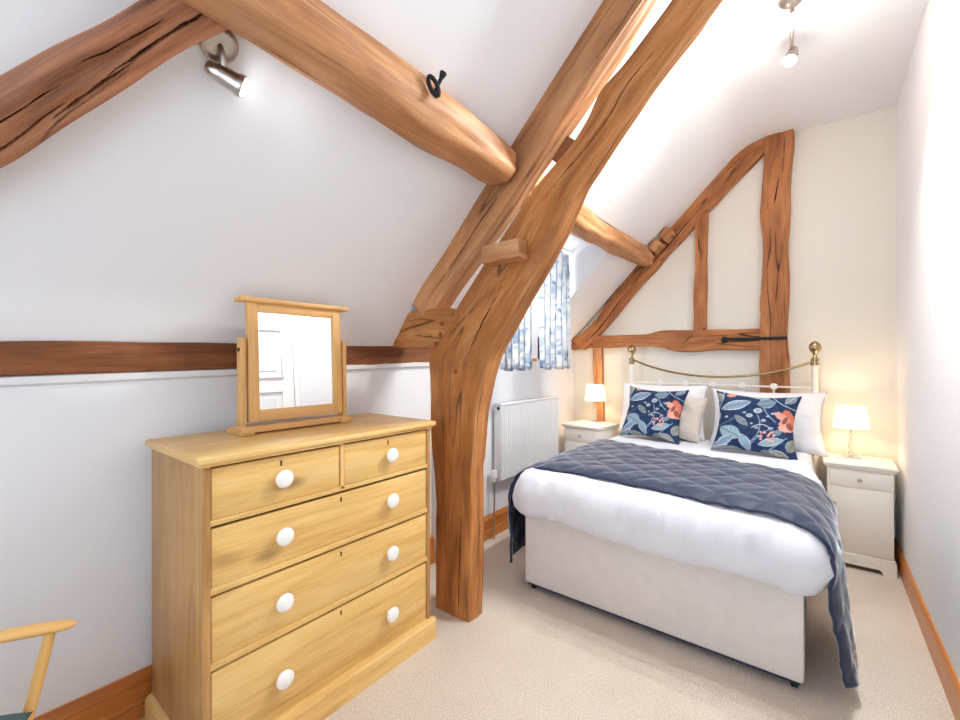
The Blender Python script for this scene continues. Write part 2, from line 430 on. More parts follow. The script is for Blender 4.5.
WY0, WY1, WZ0, WZ1 = 2.50, 3.36, 1.40, 2.30
bm = bmesh.new()
box(bm, (XLF-.12, YF-.1, 0), (XLF, YJ, 1.56))
prism(bm, [(XLF, YF, 1.275), (XLF+.026, YF, 1.285), (XLF+.03, YF, 1.308), (XLF, YF, 1.315)], (0, YJ-YF, .021*(YJ-YF)))   # plaster lip under the wall plate
box(bm, (XLF-.12, YJ, 0), (XLR, YB+.1, WZ0))
box(bm, (XLF-.12, YJ, WZ0), (XLR, DY0, 1.62)); box(bm, (XLF-.12, DY1, WZ0), (XLR, YB+.1, 1.62))
box(bm, (XLF-.12, DY0-.05, WZ0), (XLR, WY0, DZ+.02)); box(bm, (XLF-.12, WY1, WZ0), (XLR, DY1+.05, DZ+.02))
box(bm, (XLF-.12, WY0, WZ1), (XLR, WY1, DZ+.02))
struct('wall_left', bm, M['plaster'], smooth=False)
struct('wall_back', B((-2.3, YB, 0), (XR+.1, YB+.1, ZC+.1)), M['plaster_back'], smooth=False)
DR0, DR1 = 1.42, 2.24
bm = bmesh.new()
box(bm, (XR, DR1+.06, 0), (XR+.1, YB+.1, ZC+.1)); box(bm, (XR, YF-.1, 0), (XR+.1, DR0-.06, ZC+.1)); box(bm, (XR, DR0-.06, 2.06), (XR+.1, DR1+.06, ZC+.1))
box(bm, (XR+.06, DR0-.06, 0), (XR+.1, DR1+.06, 2.06))
struct('wall_right', bm, M['plaster'], smooth=False)
# wall behind the photographer, with a broad unseen window added to let in fill light
QX0, QX1, QZ0, QZ1 = -1.55, .1, .75, 2.15
bm = bmesh.new()
box(bm, (-2.3, YF-.1, 0), (XR+.1, YF, QZ0)); box(bm, (-2.3, YF-.1, QZ1), (XR+.1, YF, ZC+.1))
box(bm, (-2.3, YF-.1, QZ0), (QX0, YF, QZ1)); box(bm, (QX1, YF-.1, QZ0), (XR+.1, YF, QZ1))
struct('wall_front', bm, M['plaster'], smooth=False)

def window(name, lo, hi, axis, mats, nx):
    """frame in the hole; axis 0: plane normal X, 1: normal Y"""
    fb = bmesh.new(); lo, hi = V(lo), V(hi); j = 1-axis; w = .055
    def fr(a0, a1, z0, z1):
        l = V(lo); h = V(hi); l[j], h[j], l.z, h.z = a0, a1, z0, z1; box(fb, l, h, .004, axis=2)
    fr(lo[j], hi[j], lo.z, lo.z+w); fr(lo[j], hi[j], hi.z-w, hi.z)
    for k in range(nx+1):
        c = lo[j]+w/2+(hi[j]-lo[j]-w)*k/nx; fr(c-w/2, c+w/2, lo.z, hi.z)
    fo = struct(name, fb, mats)
    gb = bmesh.new(); l = V(lo); h = V(hi); c = (lo[axis]+hi[axis])/2; l[axis], h[axis] = c-.003, c+.003
    l[j] += .02; h[j] -= .02; l.z += .02; h.z -= .02
    box(gb, l, h); g = obj('pane', gb, M['glass'], fo, smooth=False)
    return fo
window('window_1', (-2.15, WY0, WZ0), (-2.09, WY1, WZ1), 0, M['skirt'], 2)
window('window_added', (QX0, YF-.08, QZ0), (QX1, YF-.02, QZ1), 1, M['gloss'], 3)  # second one is unseen, added to carry the room fill
# inner sill of the dormer window
struct('trim_1', B((-2.14, WY0-.03, WZ0-.015), (-2.0, WY1+.03, WZ0+.01), .004, axis=1), M['skirt'])

# white panelled door on the right wall (the dressing mirror looks at it)
bm = bmesh.new(); box(bm, (XR+.005, DR0, .01), (XR+.045, DR1, 2.0), .003)
door = struct('door_1', bm, M['gloss'])
for z0, z1 in ((.22, 1.30), (1.42, 1.90)):
    bm = bmesh.new(); y0, y1 = DR0+.1, DR1-.1
    for a in ((y0, y0+.02, z0, z1), (y1-.02, y1, z0, z1), (y0, y1, z0, z0+.02), (y0, y1, z1-.02, z1)):
        box(bm, (XR-.006, a[0], a[2]), (XR+.02, a[1], a[3]), .005)
    box(bm, (XR+.0, y0+.06, z0+.06), (XR+.03, y1-.06, z1-.06), .01, 1)
    obj('panel', bm, M['gloss'], door)
bm = bmesh.new()
box(bm, (XR+.002, DR0-.06, 0), (XR+.05, DR0-.001, 2.0), .004); box(bm, (XR+.002, DR1+.008, 0), (XR+.05, DR1+.06, 2.0), .004)
box(bm, (XR+.002, DR0-.06, 2.0), (XR+.05, DR1+.06, 2.06), .004)
struct('trim_2', bm, M['gloss'])
bm = bmesh.new(); lathe(bm, [(.024, 0), (.024, .006), (.01, .008), (.01, .03), (.026, .04), (.028, .052), (.02, .064), (0, .067)], (XR+.004, DR0+.06, 1.0), (-1, 0, 0)); obj('handle', bm, M['brass'], door)

# skirtings
prof = [(0, 0), (.026, 0), (.026, .045), (.021, .05), (.026, .056), (.024, .066), (.019, .072), (.019, .135), (.024, .141), (.022, .155), (.012, .17), (.008, .178), (0, .178)]
bm = bmesh.new(); profile_strip(bm, prof, YF, YJ, XLF, 1); struct('baseboard_left', bm, M['skirt'], smooth=False)
bm = bmesh.new(); profile_strip(bm, prof, YJ, YB, XLR, 1); struct('baseboard_left_far', bm, M['skirt'], smooth=False)
prof2 = [(0, 0), (.018, 0), (.018, .108), (.012, .128), (.006, .134), (0, .134)]
bm = bmesh.new(); profile_strip(bm, prof2, DR1+.07, YB, XR, -1); profile_strip(bm, prof2, YF, DR0-.07, XR, -1); struct('baseboard_right', bm, M['skirt'], smooth=False)
bm = bmesh.new(); prism(bm, [(XLR, YB-dx, z) for dx, z in prof2], (XR-XLR, 0, 0)); struct('baseboard_back', bm, M['skirt'], smooth=False)

# ------------------------------------------------------------------ timber frame
def flatbeam(lr, y0, y1, **k):
    """stations from pairs of points ((xl,zl),(xr,zr)) in an X-Z plane, thickness y0..y1"""
    st = []
    taper = k.pop('taper', None)
    for (a, b) in lr:
        a = V((a[0], 0, a[1])); b = V((b[0], 0, b[1])); c = (a+b)/2; ye = y1 if not taper else y0+(y1-y0)*(1-(1-taper)*min(1, max(0, (c.z-1.7)/.7))); c.y = (y0+ye)/2
        st.append((c, (b-a)/2, V((0, (ye-y0)/2, 0))))
    return beam(st, **k)

# curved cruck blade, floor to ceiling
cruck = thing('cruck_blade', 'tall curved oak cruck post rising from the carpet beside the pine chest', 'timber post', (-1.58, 1.83, 0))
EL = [(-1.696, 0), (-1.712, .733), (-1.742, 1.1), (-1.752, 1.41), (-1.553, 1.67), (-1.367, 1.874), (-1.259, 1.985), (-1.168, 2.10), (-1.023, 2.242), (-.899, 2.327), (-.807, 2.409), (-.775, 2.475), (-.729, 2.55), (-.602, 2.64), (-.451, 2.775), (-.05, 3.20)]
ER = [(-1.452, 0), (-1.446, .40), (-1.442, .779), (-1.412, 1.124), (-1.328, 1.408), (-1.168, 1.642), (-1.023, 1.838), (-.909, 2.00), (-.82, 2.15), (-.635, 2.361), (-.602, 2.394), (-.484, 2.53), (-.306, 2.701), (.12, 3.13)]
def resample(pl, n):
    L = [0]
    for a, b in zip(pl, pl[1:]): L.append(L[-1]+math.hypot(b[0]-a[0], b[1]-a[1]))
    out = []
    for i in range(n):
        t = L[-1]*i/(n-1); k = min(max(q for q in range(len(L)) if L[q] <= t+1e-9), len(L)-2)
        f = (t-L[k])/(L[k+1]-L[k]); out.append((pl[k][0]+(pl[k+1][0]-pl[k][0])*f, pl[k][1]+(pl[k+1][1]-pl[k][1])*f))
    return out
pts = list(zip(resample(EL, 34), resample(ER, 34)))
# widen along the local normal so the drawn edges are the arrises
obj('blade', flatbeam(pts, 1.76, 1.88, ex=11, n=44, seg=240, rough=.005, seed=1, taper=.5, cracks=[(3, -.1, .60, .80, .045, .02, .35), (3, .45, .0, .17, .03, .012, .1), (3, -.35, .05, .3, .03, .012, -.1), (0, .1, .05, .16, .06, .014, .6), (3, .2, .36, .52, .03, .012, -.3), (3, -.55, .40, .47, .05, .02, .5), (0, -.2, .62, .78, .04, .012, .3)]), M['oak'], cruck, angle=34)
obj('tenon_block', box(bmesh.new(), (-1.31, 1.68, 1.875), (-1.09, 1.80, 1.965), .008, axis=0, rot=Matrix.Rotation(math.radians(-2), 3, 'Y')), M['oak_light'], cruck)
for i, (x, z) in enumerate(((-1.655, 1.60), (-1.665, 1.54), (-1.70, 1.49), (-1.55, 1.335))):
    obj('peg', lathe(bmesh.new(), [(.013, 0), (.013, .012), (.009, .016), (0, .017)], (x, 1.772, z), (0, -1, 0), 14), M['oak_dark'], cruck)
# stump of an old mortice behind the blade
tag(obj('timber_offcut', box(bmesh.new(), (-.955, 1.80, 2.30), (-.875, 1.86, 2.42), .006, axis=2, rot=Matrix.Rotation(math.radians(42), 3, 'Y')), M['oak_dark'], origin=(-.91, 1.83, 2.36)),
    'small dark stub of timber wedged behind the curved cruck post', 'timber stub')

# principal rafter of the same truss, lying under the slope
bm = beam([(V((x+.055, 1.83, sl(x)-.055)), V((.068, 0, -.068)), V((0, .06, 0))) for x in (-1.90, -1.7, -1.3, -.9, -.5, -.33)], ex=10, n=36, seg=70, rough=.006, seed=2, cracks=[(3, .2, .05, .45, .03, .012, .3), (3, -.3, .5, .95, .03, .012, .2), (0, .0, .2, .6, .03, .01, .2)])
tag(obj('principal_rafter', bm, M['oak_light'], origin=(-1.2, 1.83, 2.3), angle=34), 'straight sloping oak rafter running up behind the curved cruck post', 'rafter')
# spur tie between the wall plate and the blade
bm = flatbeam([((-2.2, 1.465), (-2.2, 1.56)), ((-2.06, 1.47), (-2.05, 1.645)), ((-1.9, 1.475), (-1.9, 1.685)), ((-1.72, 1.47), (-1.70, 1.69)), ((-1.58, 1.48), (-1.58, 1.68))], 1.766, 1.875, ex=9, n=36, seg=40, rough=.005, seed=3, cracks=[(3, .2, .25, .8, .04, .014, .5), (3, -.5, .5, .95, .04, .012, -.2)])
tag(obj('spur_tie', bm, M['oak'], origin=(-1.9, 1.82, 1.57), angle=34), 'short horizontal oak tie joining the wall beam to the curved post', 'timber tie')
# wall plate along the left wall
bm = beam([(V((XLF-.03, y, 1.396+.021*y+.005*math.sin(3*y))), V((.055, 0, 0)), V((0, 0, .055+.004*math.cos(2.3*y)))) for y in (YF, -.6, 0, .4, .9, 1.3, 1.75, YJ)], ex=9, n=32, seg=80, rough=.006, seed=4)
tag(obj('wall_plate', bm, M['oak_dark'], origin=(XLF, .4, 1.41), angle=34), 'long horizontal brown beam set in the left wall behind the chest and mirror', 'beam')
# log purlins
def purlin(ys, x, z, r, **k):
    return beam([(V((x+dx, y, z+dz)), V((r*f, 0, 0)), V((0, 0, r*f))) for y, dx, dz, f in ys], ex=2.5, n=28, **k)
bm = purlin([(YF, .015, .02, .86), (-.5, .015, .02, .86), (.3, .012, .02, .88), (.8, .005, .012, .92), (1.3, -.005, .004, .92), (1.62, -.012, -.004, .88), (1.715, -.014, -.004, .80)], -1.20, 2.345, .105, seg=240, rough=.012, freq=2.2, seed=5, cracks=[(0, .05, .60, .93, .014, .018, .03), (0, .16, .45, .85, .010, .014, .04), (0, -.06, .72, .97, .010, .012, .02), (0, .10, .80, .98, .008, .01, -.03)])
tag(obj('purlin_log', bm, M['oak_light'], origin=(-1.2, .2, 2.34), angle=70), 'thick round log purlin crossing the slope overhead with an iron staple in it', 'purlin')
bm = purlin([(1.86, .02, -.01, 1.05), (2.4, .03, -.03, 1.02), (2.9, .0, -.02, .95), (3.4, -.03, .01, .9), (3.8, .0, .0, .95), (4.08, 0, 0, .82), (4.12, 0, 0, .7)], -1.25, 2.335, .088, seg=60, rough=.012, freq=2.5, seed=6, cracks=[(0, .0, .2, .6, .010, .012, .03), (0, -.12, .5, .9, .010, .012, -.02)])
tag(obj('purlin_log', bm, M['oak_light'], origin=(-1.25, 3.0, 2.33), angle=70), 'shorter wavy log purlin between the curved post and the headboard wall', 'purlin')
# wind brace on the near slope
BA, BBv = [(-1.86, -.24), (-1.70, -.075), (-1.522, .10), (-1.43, .19), (-1.359, .269), (-1.267, .355), (-1.19, .44)], [(-1.98, -.24), (-1.82, -.07), (-1.655, .109), (-1.549, .21), (-1.45, .307), (-1.345, .41), (-1.262, .50)]
bst = []
for (xa, ya), (xb, yb) in zip(BA, BBv):
    pa, pb = V((xa, ya, sl(xa)-.03)), V((xb, yb, sl(xb)-.03))
    sh = (pb-pa)*(.27-.12*len(bst)/6); pa += sh; pb += sh
    bst.append(((pa+pb)/2, (pa-pb)/2, V((.042, 0, -.042))))
bm = beam(bst, ex=7, n=36, seg=420, rough=.009, seed=7, cracks=[(1, .36, .20, .50, .085, .045, -.25), (1, .36, .46, .69, .10, .05, -.30), (1, .10, .62, .98, .085, .045, -.2), (1, .62, .44, .62, .04, .02, -.1), (1, -.5, .55, .8, .03, .014, .12), (1, -.35, .2, .5, .03, .012, .1)], fine=80)
tag(obj('wind_brace', bm, M['oak_crack'], origin=(-1.55, .16, 2.1), angle=34), 'diagonal oak brace with long black splits meeting the log purlin', 'brace')

# frame exposed on the headboard wall
bm = flatbeam([((-2.03, 1.60), (-1.90, 1.50)), ((-1.80, 1.78), (-1.69, 1.69)), ((-1.50, 2.14), (-1.385, 2.045)), ((-1.28, 2.40), (-1.15, 2.285)), ((-1.05, 2.63), (-.93, 2.50)), ((-.81, 2.89), (-.68, 2.75)), ((-.60, 3.13), (-.50, 2.93)), ((-.42, 3.22), (-.36, 3.05)), ((-.30, 3.24), (-.27, 3.14))], 4.155, 4.26, ex=8, n=36, seg=80, rough=.009, seed=8, cracks=[(3, .35, .03, .24, .10, .03, -.2), (3, .3, .40, .56, .05, .02, -.2), (3, -.2, .6, .8, .04, .014, .2)])
tag(obj('wall_rafter', bm, M['oak_red'], origin=(-1.2, 4.2, 2.3), angle=34), 'sloping rusty oak rafter on the headboard wall under the ceiling edge', 'rafter')
bm = flatbeam([((-.375, .0), (-.175, .0)), ((-.37, .8), (-.175, .8)), ((-.366, 1.2), (-.178, 1.2)), ((-.372, 1.6), (-.182, 1.6)), ((-.35, 2.0), (-.18, 2.0)), ((-.352, 2.3), (-.178, 2.3)), ((-.362, 2.55), (-.163, 2.55)), ((-.345, 2.8), (-.165, 2.8)), ((-.33, 3.05), (-.155, 3.05)), ((-.325, 3.22), (-.152, 3.22))], 4.15, 4.26, ex=8, n=36, seg=90, rough=.009, seed=9, cracks=[(3, .0, .70, .80, .06, .02, .3), (3, .4, .80, .96, .04, .012, 0), (3, -.4, .5, .66, .04, .012, .1), (3, .2, .40, .52, .04, .014, .2)])
tag(obj('wall_post', bm, M['oak_red'], origin=(-.27, 4.2, 0), angle=34), 'wide upright oak post on the wall behind the headboard', 'timber post')
bm = flatbeam([((-2.06, 1.50), (-2.06, 1.645)), ((-1.7, 1.515), (-1.7, 1.645)), ((-1.30, 1.535), (-1.30, 1.635)), ((-1.16, 1.52), (-1.16, 1.655)), ((-1.0, 1.475), (-1.0, 1.665)), ((-.85, 1.475), (-.85, 1.662)), ((-.6, 1.49), (-.6, 1.655)), ((-.36, 1.485), (-.36, 1.655))], 4.16, 4.26, ex=8, n=36, seg=80, rough=.008, seed=10, cracks=[(3, .1, .60, .72, .05, .018, 1.2), (3, .4, .70, .95, .04, .012, .1), (3, -.3, .05, .2, .05, .014, .3)])
tag(obj('tie_beam', bm, M['oak_red'], origin=(-1.2, 4.2, 1.57), angle=34), 'horizontal oak tie beam above the headboard with an iron strap', 'beam')
bm = flatbeam([((-.868, 1.63), (-.757, 1.63)), ((-.86, 2.0), (-.765, 2.0)), ((-.85, 2.35), (-.755, 2.35)), ((-.86, 2.76), (-.745, 2.76))], 4.165, 4.26, ex=8, n=32, seg=50, rough=.006, seed=11)
tag(obj('wall_stud', bm, M['oak_red'], origin=(-.81, 4.2, 1.65), angle=34), 'narrow oak stud standing on the tie beam above the cushions', 'timber stud')
bm = flatbeam([((-1.80, 0), (-1.685, 0)), ((-1.795, .7), (-1.69, .7)), ((-1.80, 1.2), (-1.705, 1.2)), ((-1.81, 1.52), (-1.71, 1.52))], 4.17, 4.26, ex=8, n=32, seg=50, rough=.006, seed=12)
tag(obj('wall_stud', bm, M['oak_light'], origin=(-1.75, 4.2, 0), angle=34), 'narrow oak stud below the tie beam behind the left bedside lamp', 'timber stud')
# two cut blocks beside the far purlin end
for i, (c, s, lab) in enumerate((((-1.145, 4.06, 2.425), .05, 'lower of two sawn wooden blocks beside the far end of the wavy log purlin'), ((-1.055, 4.075, 2.515), .052, 'upper of two sawn wooden blocks beside the far end of the wavy log purlin'))):
    bm = B((c[0]-s, c[1]-.07, c[2]-s*.8), (c[0]+s, c[1]+.07, c[2]+s*.8), .006, axis=1, rot=Matrix.Rotation(math.radians(-45), 3, 'Y'))
    tag(obj('timber_block', bm, M['oak_light'], origin=c), lab, 'timber block', 'sawn blocks by the purlin')
# iron strap nailed across tie beam and post
st = thing('iron_strap', 'flat black iron strap nailed across the tie beam and post', 'iron strap', (-.4, 4.15, 1.565))
obj('bar', B((-.60, 4.138, 1.558), (-.185, 4.150, 1.582), .003), M['iron'], st)
obj('round_end', lathe(bmesh.new(), [(.026, 0), (.026, .012), (.02, .016), (0, .016)], (-.615, 4.151, 1.567), (0, -1, 0)), M['iron'], st)
# iron hook on the purlin
hk = thing('iron_staple', 'black wrought iron staple with a ring hanging on the log purlin', 'iron hook', (-1.1, 1.13, 2.40))
hb = V((-1.105, 1.125, 2.385)); hn = V((.75, -.25, -.35)).normalized()
obj('pin', lathe(bmesh.new(), [(.006, -.05), (.007, .018), (.0085, .02), (.013, .036), (.013, .041), (.006, .043), (0, .043)], hb+V((.02, .016, .022)), (.35, .2, .85), 12), M['iron'], hk)
rv, uvv = V((.787, .617, 0)), V((.12, -.15, 1)).normalized()
ring = [hb+V((.03, -.022, -.012)) + (rv*.42-uvv*.9)*.035*math.cos(a) + (rv*.9+uvv*.42)*.013*math.sin(a) for a in [2*PI*i/20 for i in range(21)]]
obj('link', tube(bmesh.new(), ring, .008, 8), M['iron'], hk)

# ------------------------------------------------------------------ chest of drawers
CX0, CX1, CY0, CY1 = -2.035, -1.53, .528, 1.545
chest = thing('chest_of_drawers', 'waxed pine chest of drawers with round white knobs against the left wall', 'chest of drawers', (-1.79, 1.03, 0))
bm = bmesh.new()
box(bm, (CX0, CY0, .08), (CX1, CY0+.025, 1.066), .002, axis=2); box(bm, (CX0, CY1-.022, .08), (CX1, CY1, 1.066), .002, axis=2)
box(bm, (CX0, CY0+.02, .08), (CX0+.015, CY1-.02, 1.06), axis=2)
obj('carcass', bm, M['pine_shaded'], chest)
bm = bmesh.new()
fr = [(1.058, 1.066), (.862, .880), (.639, .660), (.397, .418), (.085, .108)]
for z0, z1 in fr: box(bm, (CX1-.03, CY0+.022, z0), (CX1-.0005, CY1-.02, z1), .001, axis=1)
box(bm, (CX1-.03, 1.030, .87), (CX1-.0005, 1.048, 1.062), .001, axis=2)
obj('front_rails', bm, M['pine'], chest)
obj('gap_shade_block', B((CX0+.02, CY0+.022, .09), (CX1-.035, CY1-.02, 1.06)), M['dark'], chest, smooth=False)  # black filler block, paints the shade seen in the drawer gaps
bm = bmesh.new(); box(bm, (CX0-.005, CY0-.022, 1.066), (CX1+.022, CY1+.025, 1.092), .009, 3, axis=1); box(bm, (CX0-.003, CY0-.008, 1.056), (CX1+.01, CY1+.01, 1.067), .003, axis=1)
obj('top', bm, M['pine'], chest)
bm = bmesh.new()
t = .022
pl = [(0, 0), (t, 0), (t, .088), (t*.7, .1), (.0, .105)]
prism(bm, [(CX1+dx, CY0-t, z) for dx, z in pl], (0, CY1-CY0+2*t, 0))
prism(bm, [(CX0, CY0-dx, z) for dx, z in pl], (CX1-CX0, 0, 0)); prism(bm, [(CX0, CY1+dx, z) for dx, z in pl], (CX1-CX0, 0, 0))
obj('plinth', bm, M['pine'], chest, smooth=False)
knob_prof = [(.013, -.004), (.014, .006), (.012, .012), (.017, .02), (.027, .025), (.0325, .033), (.033, .040), (.030, .048), (.022, .054), (.010, .057), (0, .0575)]
def drawer(y0, y1, z0, z1, knobs, keys):
    d = obj('drawer', B((CX1-.025, y0+.003, z0+.001), (CX1-.005, y1-.003, z1-.011), .0025, axis=1), M['pine'], chest)
    for ky, kz in knobs: obj('knob', lathe(bmesh.new(), [(r_, h_*.68) for r_, h_ in knob_prof], (CX1-.004, ky, kz), (1, 0, 0), 28), M['porcelain'], d)
    for ky in keys:
        bm = bmesh.new(); z = z1-.036
        lathe(bm, [(.0045, 0), (.0045, .001)], (CX1-.0052, ky, z+.006), (1, 0, 0), 12); box(bm, (CX1-.007, ky-.0028, z-.009), (CX1-.0042, ky+.0028, z+.005))
        obj('keyhole', bm, M['dark'], d)
drawer(CY0+.025, 1.030, .880, 1.058, [(.785, .970)], [.785])
drawer(1.048, CY1-.022, .880, 1.058, [(1.285, .968)], [1.28])
for z0, z1, kz in ((.660, .862, .760), (.418, .639, .522), (.108, .397, .245)): drawer(CY0+.025, CY1-.022, z0, z1, [(.787, kz+.001), (1.288, kz+.001)], [1.035])

# ------------------------------------------------------------------ dressing mirror
mx = -1.838; ZT = 1.0925
mir = thing('dressing_mirror', 'oak framed swing mirror standing on the pine chest', 'mirror', (mx-.03, 1.0, ZT))
MIRROR_DY = .018
bm = bmesh.new(); box(bm, (mx-.12, .745, ZT), (mx+.03, .80, ZT+.02), .004, axis=0); box(bm, (mx-.12, 1.205, ZT), (mx+.03, 1.26, ZT+.02), .004, axis=0)
box(bm, (mx-.07, .745, ZT+.006), (mx+.022, 1.26, ZT+.032), .004, axis=1); obj('base', bm, M['ash'], mir)
for y in (.757, 1.233): obj('upright', B((mx-.045, y, ZT+.02), (mx, y+.02, 1.49), .003, axis=2), M['ash'], mir)
for y, s in ((.757, -1), (1.253, 1)): obj('pivot_screw', lathe(bmesh.new(), [(.008, 0), (.008, .003), (.005, .005), (0, .005)], (mx-.022, y, 1.44), (0, s, 0), 14), M['dark'], mir)
rt = Matrix.Rotation(math.radians(-2.5), 3, 'Y'); pv = (mx-.02, 1, 1.44)
fb = bmesh.new(); f0, f1, g0, g1 = .786, 1.224, .828, 1.180
for lo, hi, ax in (((mx-.03, f0, 1.14), (mx-.002, g0, 1.64), 2), ((mx-.03, g1, 1.14), (mx-.002, f1, 1.64), 2), ((mx-.03, g0, 1.14), (mx-.003, g1, 1.188), 1), ((mx-.03, g0, 1.600), (mx-.003, g1, 1.64), 1)):
    box(fb, lo, hi, .003, axis=ax, rot=rt, pivot=pv)
fo = obj('frame', fb, M['ash'], mir)
obj('cornice', box(bmesh.new(), (mx-.045, f0-.038, 1.638), (mx+.018, f1+.038, 1.658), .007, 3, axis=1, rot=rt, pivot=pv), M['ash'], fo)
obj('mirror_glass', box(bmesh.new(), (mx-.022, g0-.008, 1.18), (mx-.012, g1+.008, 1.61), rot=rt, pivot=pv), M['mirror'], mir, smooth=False)
mir.location.y += MIRROR_DY

# ------------------------------------------------------------------ bed
BX0, BX1, BY0, BY1 = -1.405, -.043, 2.235, 4.09
bed = thing('divan_bed', 'double divan bed with pale base and white metal headboard', 'bed', (-.72, 3.1, 0))
obj('divan_base', B((BX0, BY0, .045), (BX1, BY1, .46), .012, 3, axis=0), M['divan'], bed)
obj('base_rail', B((BX0+.012, BY0+.02, .028), (BX1-.012, BY1-.02, .05), .002), M['navyedge'], bed)
obj('mattress', B((BX0+.005, BY0+.01, .46), (BX1-.005, BY1-.01, .665), .035, 4), M['linen_w'], bed)
for x in (BX0+.04, BX1-.035):
    for y in (BY0+.045, BY1-.06):
        bm = bmesh.new(); lathe(bm, [(.014, -.012), (.021, -.011), (.021, .011), (.014, .012)], (x, y, .0215), (1, .25, 0), 18)
        cst = obj('castor', bm, M['black'], bed)
        obj('castor_fork', B((x-.018, y-.008, .02), (x+.018, y+.014, .046), .003), M['nickel'], cst)
HY = 4.115
hp = bmesh.new(); box(hp, (-1.372, HY-.008, .60), (-.03, HY+.008, .618), .002); box(hp, (-1.372, HY-.007, 1.178), (-.03, HY+.007, 1.192), .003)
head = obj('headboard', hp, M['white_metal'], bed)
for x in (-1.389, -.013):
    obj('post', lathe(bmesh.new(), [(.02, 0.0), (.02, 1.36), (0, 1.361)], (x, HY, 0), n=20), M['white_metal'], head)
    fin = [(.022, 1.355), (.027, 1.36), (.027, 1.372), (.022, 1.376), (.022, 1.388), (.027, 1.392), (.027, 1.402), (.02, 1.41), (.013, 1.42), (.011, 1.435), (.013, 1.445), (.02, 1.452), (.033, 1.468), (.038, 1.488), (.036, 1.508), (.027, 1.524), (.013, 1.535), (.004, 1.54), (0, 1.541)]
    obj('finial', lathe(bmesh.new(), fin, (x, HY, 0), n=24), M['brass'], head)
rail = [(-1.372, 1.395), (-1.25, 1.345), (-1.05, 1.29), (-.85, 1.26), (-.70, 1.252), (-.55, 1.257), (-.35, 1.283), (-.15, 1.335), (-.03, 1.382)]
obj('curved_rail', tube(bmesh.new(), [(x, HY, z) for x, z in rail], .0095, 10, 40), M['brass'], head)
for x in (-1.13, -.915, -.70, -.485, -.27):
    obj('spindle', tube(bmesh.new(), [(x, HY, .61), (x, HY, 1.185)], .008, 10), M['white_metal'], head)
    obj('rosette', lathe(bmesh.new(), [(.012, -.016), (.024, -.013), (.027, -.004), (.027, .004), (.024, .013), (.012, .016)], (x, HY, 1.186), (0, 1, 0), 20), M['white_metal'], head)

# duvet: rings of a rounded rectangle swelling over the edges
def rrect(x0, x1, y0, y1, r, n):
    out = []; w, h = x1-x0-2*r, y1-y0-2*r; P = 2*(w+h)+2*PI*r
    for i in range(n):
        s = P*i/n
        for seg in range(8):
            L = (w, PI*r/2, h, PI*r/2)[seg % 4]
            if s <= L or seg == 7: break
            s -= L
        if seg == 0: p, nn = (x0+r+s, y0), (0, -1)
        elif seg == 1: a = -PI/2+s/r; p, nn = (x1-r+r*math.cos(a), y0+r+r*math.sin(a)), (math.cos(a), math.sin(a))
        elif seg == 2: p, nn = (x1, y0+r+s), (1, 0)
        elif seg == 3: a = s/r; p, nn = (x1-r+r*math.cos(a), y1-r+r*math.sin(a)), (math.cos(a), math.sin(a))
        elif seg == 4: p, nn = (x1-r-s, y1), (0, 1)
        elif seg == 5: a = PI/2+s/r; p, nn = (x0+r+r*math.cos(a), y1-r+r*math.sin(a)), (math.cos(a), math.sin(a))
        elif seg == 6: p, nn = (x0, y1-r-s), (-1, 0)
        else: a = PI+s/r; p, nn = (x0+r+r*math.cos(a), y0+r+r*math.sin(a)), (math.cos(a), math.sin(a))
        out.append((V((p[0], p[1], 0)), V((nn[0], nn[1], 0))))
    return out
def duvet():
    bm = bmesh.new(); n = 420
    base = rrect(BX0, BX1, BY0, BY1-.08, .07, n)
    lev = [(.008, .50), (.012, .47), (.035, .455), (.065, .465), (.088, .50), (.098, .55), (.095, .60), (.082, .645), (.058, .685), (.025, .712), (-.02, .728), (-.08, .733)]
    rings = []
    for k, (o, z) in enumerate(lev):
        ring = []
        for i, (p, nn) in enumerate(base):
            foot = max(0, -nn.y); side = abs(nn.x)
            tt = (p.x-BX0)/(BX1-BX0)
            q = p + nn*o
            # corner at the foot, right side hangs lower
            cr = math.exp(-((p.x-BX1)**2+(p.y-BY0)**2)/.02); drop = 0
            low = max(0, (.62-z)/.16)
            drop -= cr*low*.05
            drop += .018*low*math.sin(tt*PI*2.3+.4)*foot
            # bed linen lies flatter along the head end
            hd = min(1, max(0, (p.y-3.1)/.5)); q -= nn*o*hd*.72 if o > 0 else V()
            w = noise.noise(V((p.x*7-z*9, p.y*7, z*2.2)))*.012 + noise.noise(V((p.x*22-z*16, p.y*22, z*4)))*.013 + noise.noise(V((p.x*48-z*20, p.y*45, z*9+3)))*.007 - abs(noise.noise(V((p.x*9+z*11, p.y*9, z*3+7))))*.03 + .008
            amp = min(1, max(0, (.74-z)/.06))
            q += nn*w*amp*(1-.6*hd)
            q.z = z + drop + noise.noise(V((p.x*5, p.y*5, 3)))*.008*(z > .6)
            ring.append(bm.verts.new(q))
        rings.append(ring)
    m = 26
    c0 = V(((BX0+BX1)/2, (BY0+BY1)/2, 0))
    for k in range(1, m+1):
        f = k/m; ring = []
        for p, nn in base:
            q0 = p - nn*.08
            tx = max(BX0+.6, min(BX1-.6, q0.x)); ty = max(BY0+.6, min(BY1-.7, q0.y))
            q = q0.lerp(V((tx, ty, 0)), f*.97)
            q.z = .733 + noise.noise(V((q.x*4, q.y*4, 1)))*.008 + noise.noise(V((q.x*11, q.y*13, 4)))*.003
            hd = min(1, max(0, (q.y-3.0)/.8)); q.z -= .008*hd
            ring.append(bm.verts.new(q))
        rings.append(ring)
    for a, b in zip(rings, rings[1:]):
        for i in range(n):
            j = (i+1) % n; bm.faces.new((a[i], a[j], b[j], b[i]))
    bm.faces.new(rings[-1])
    return bm
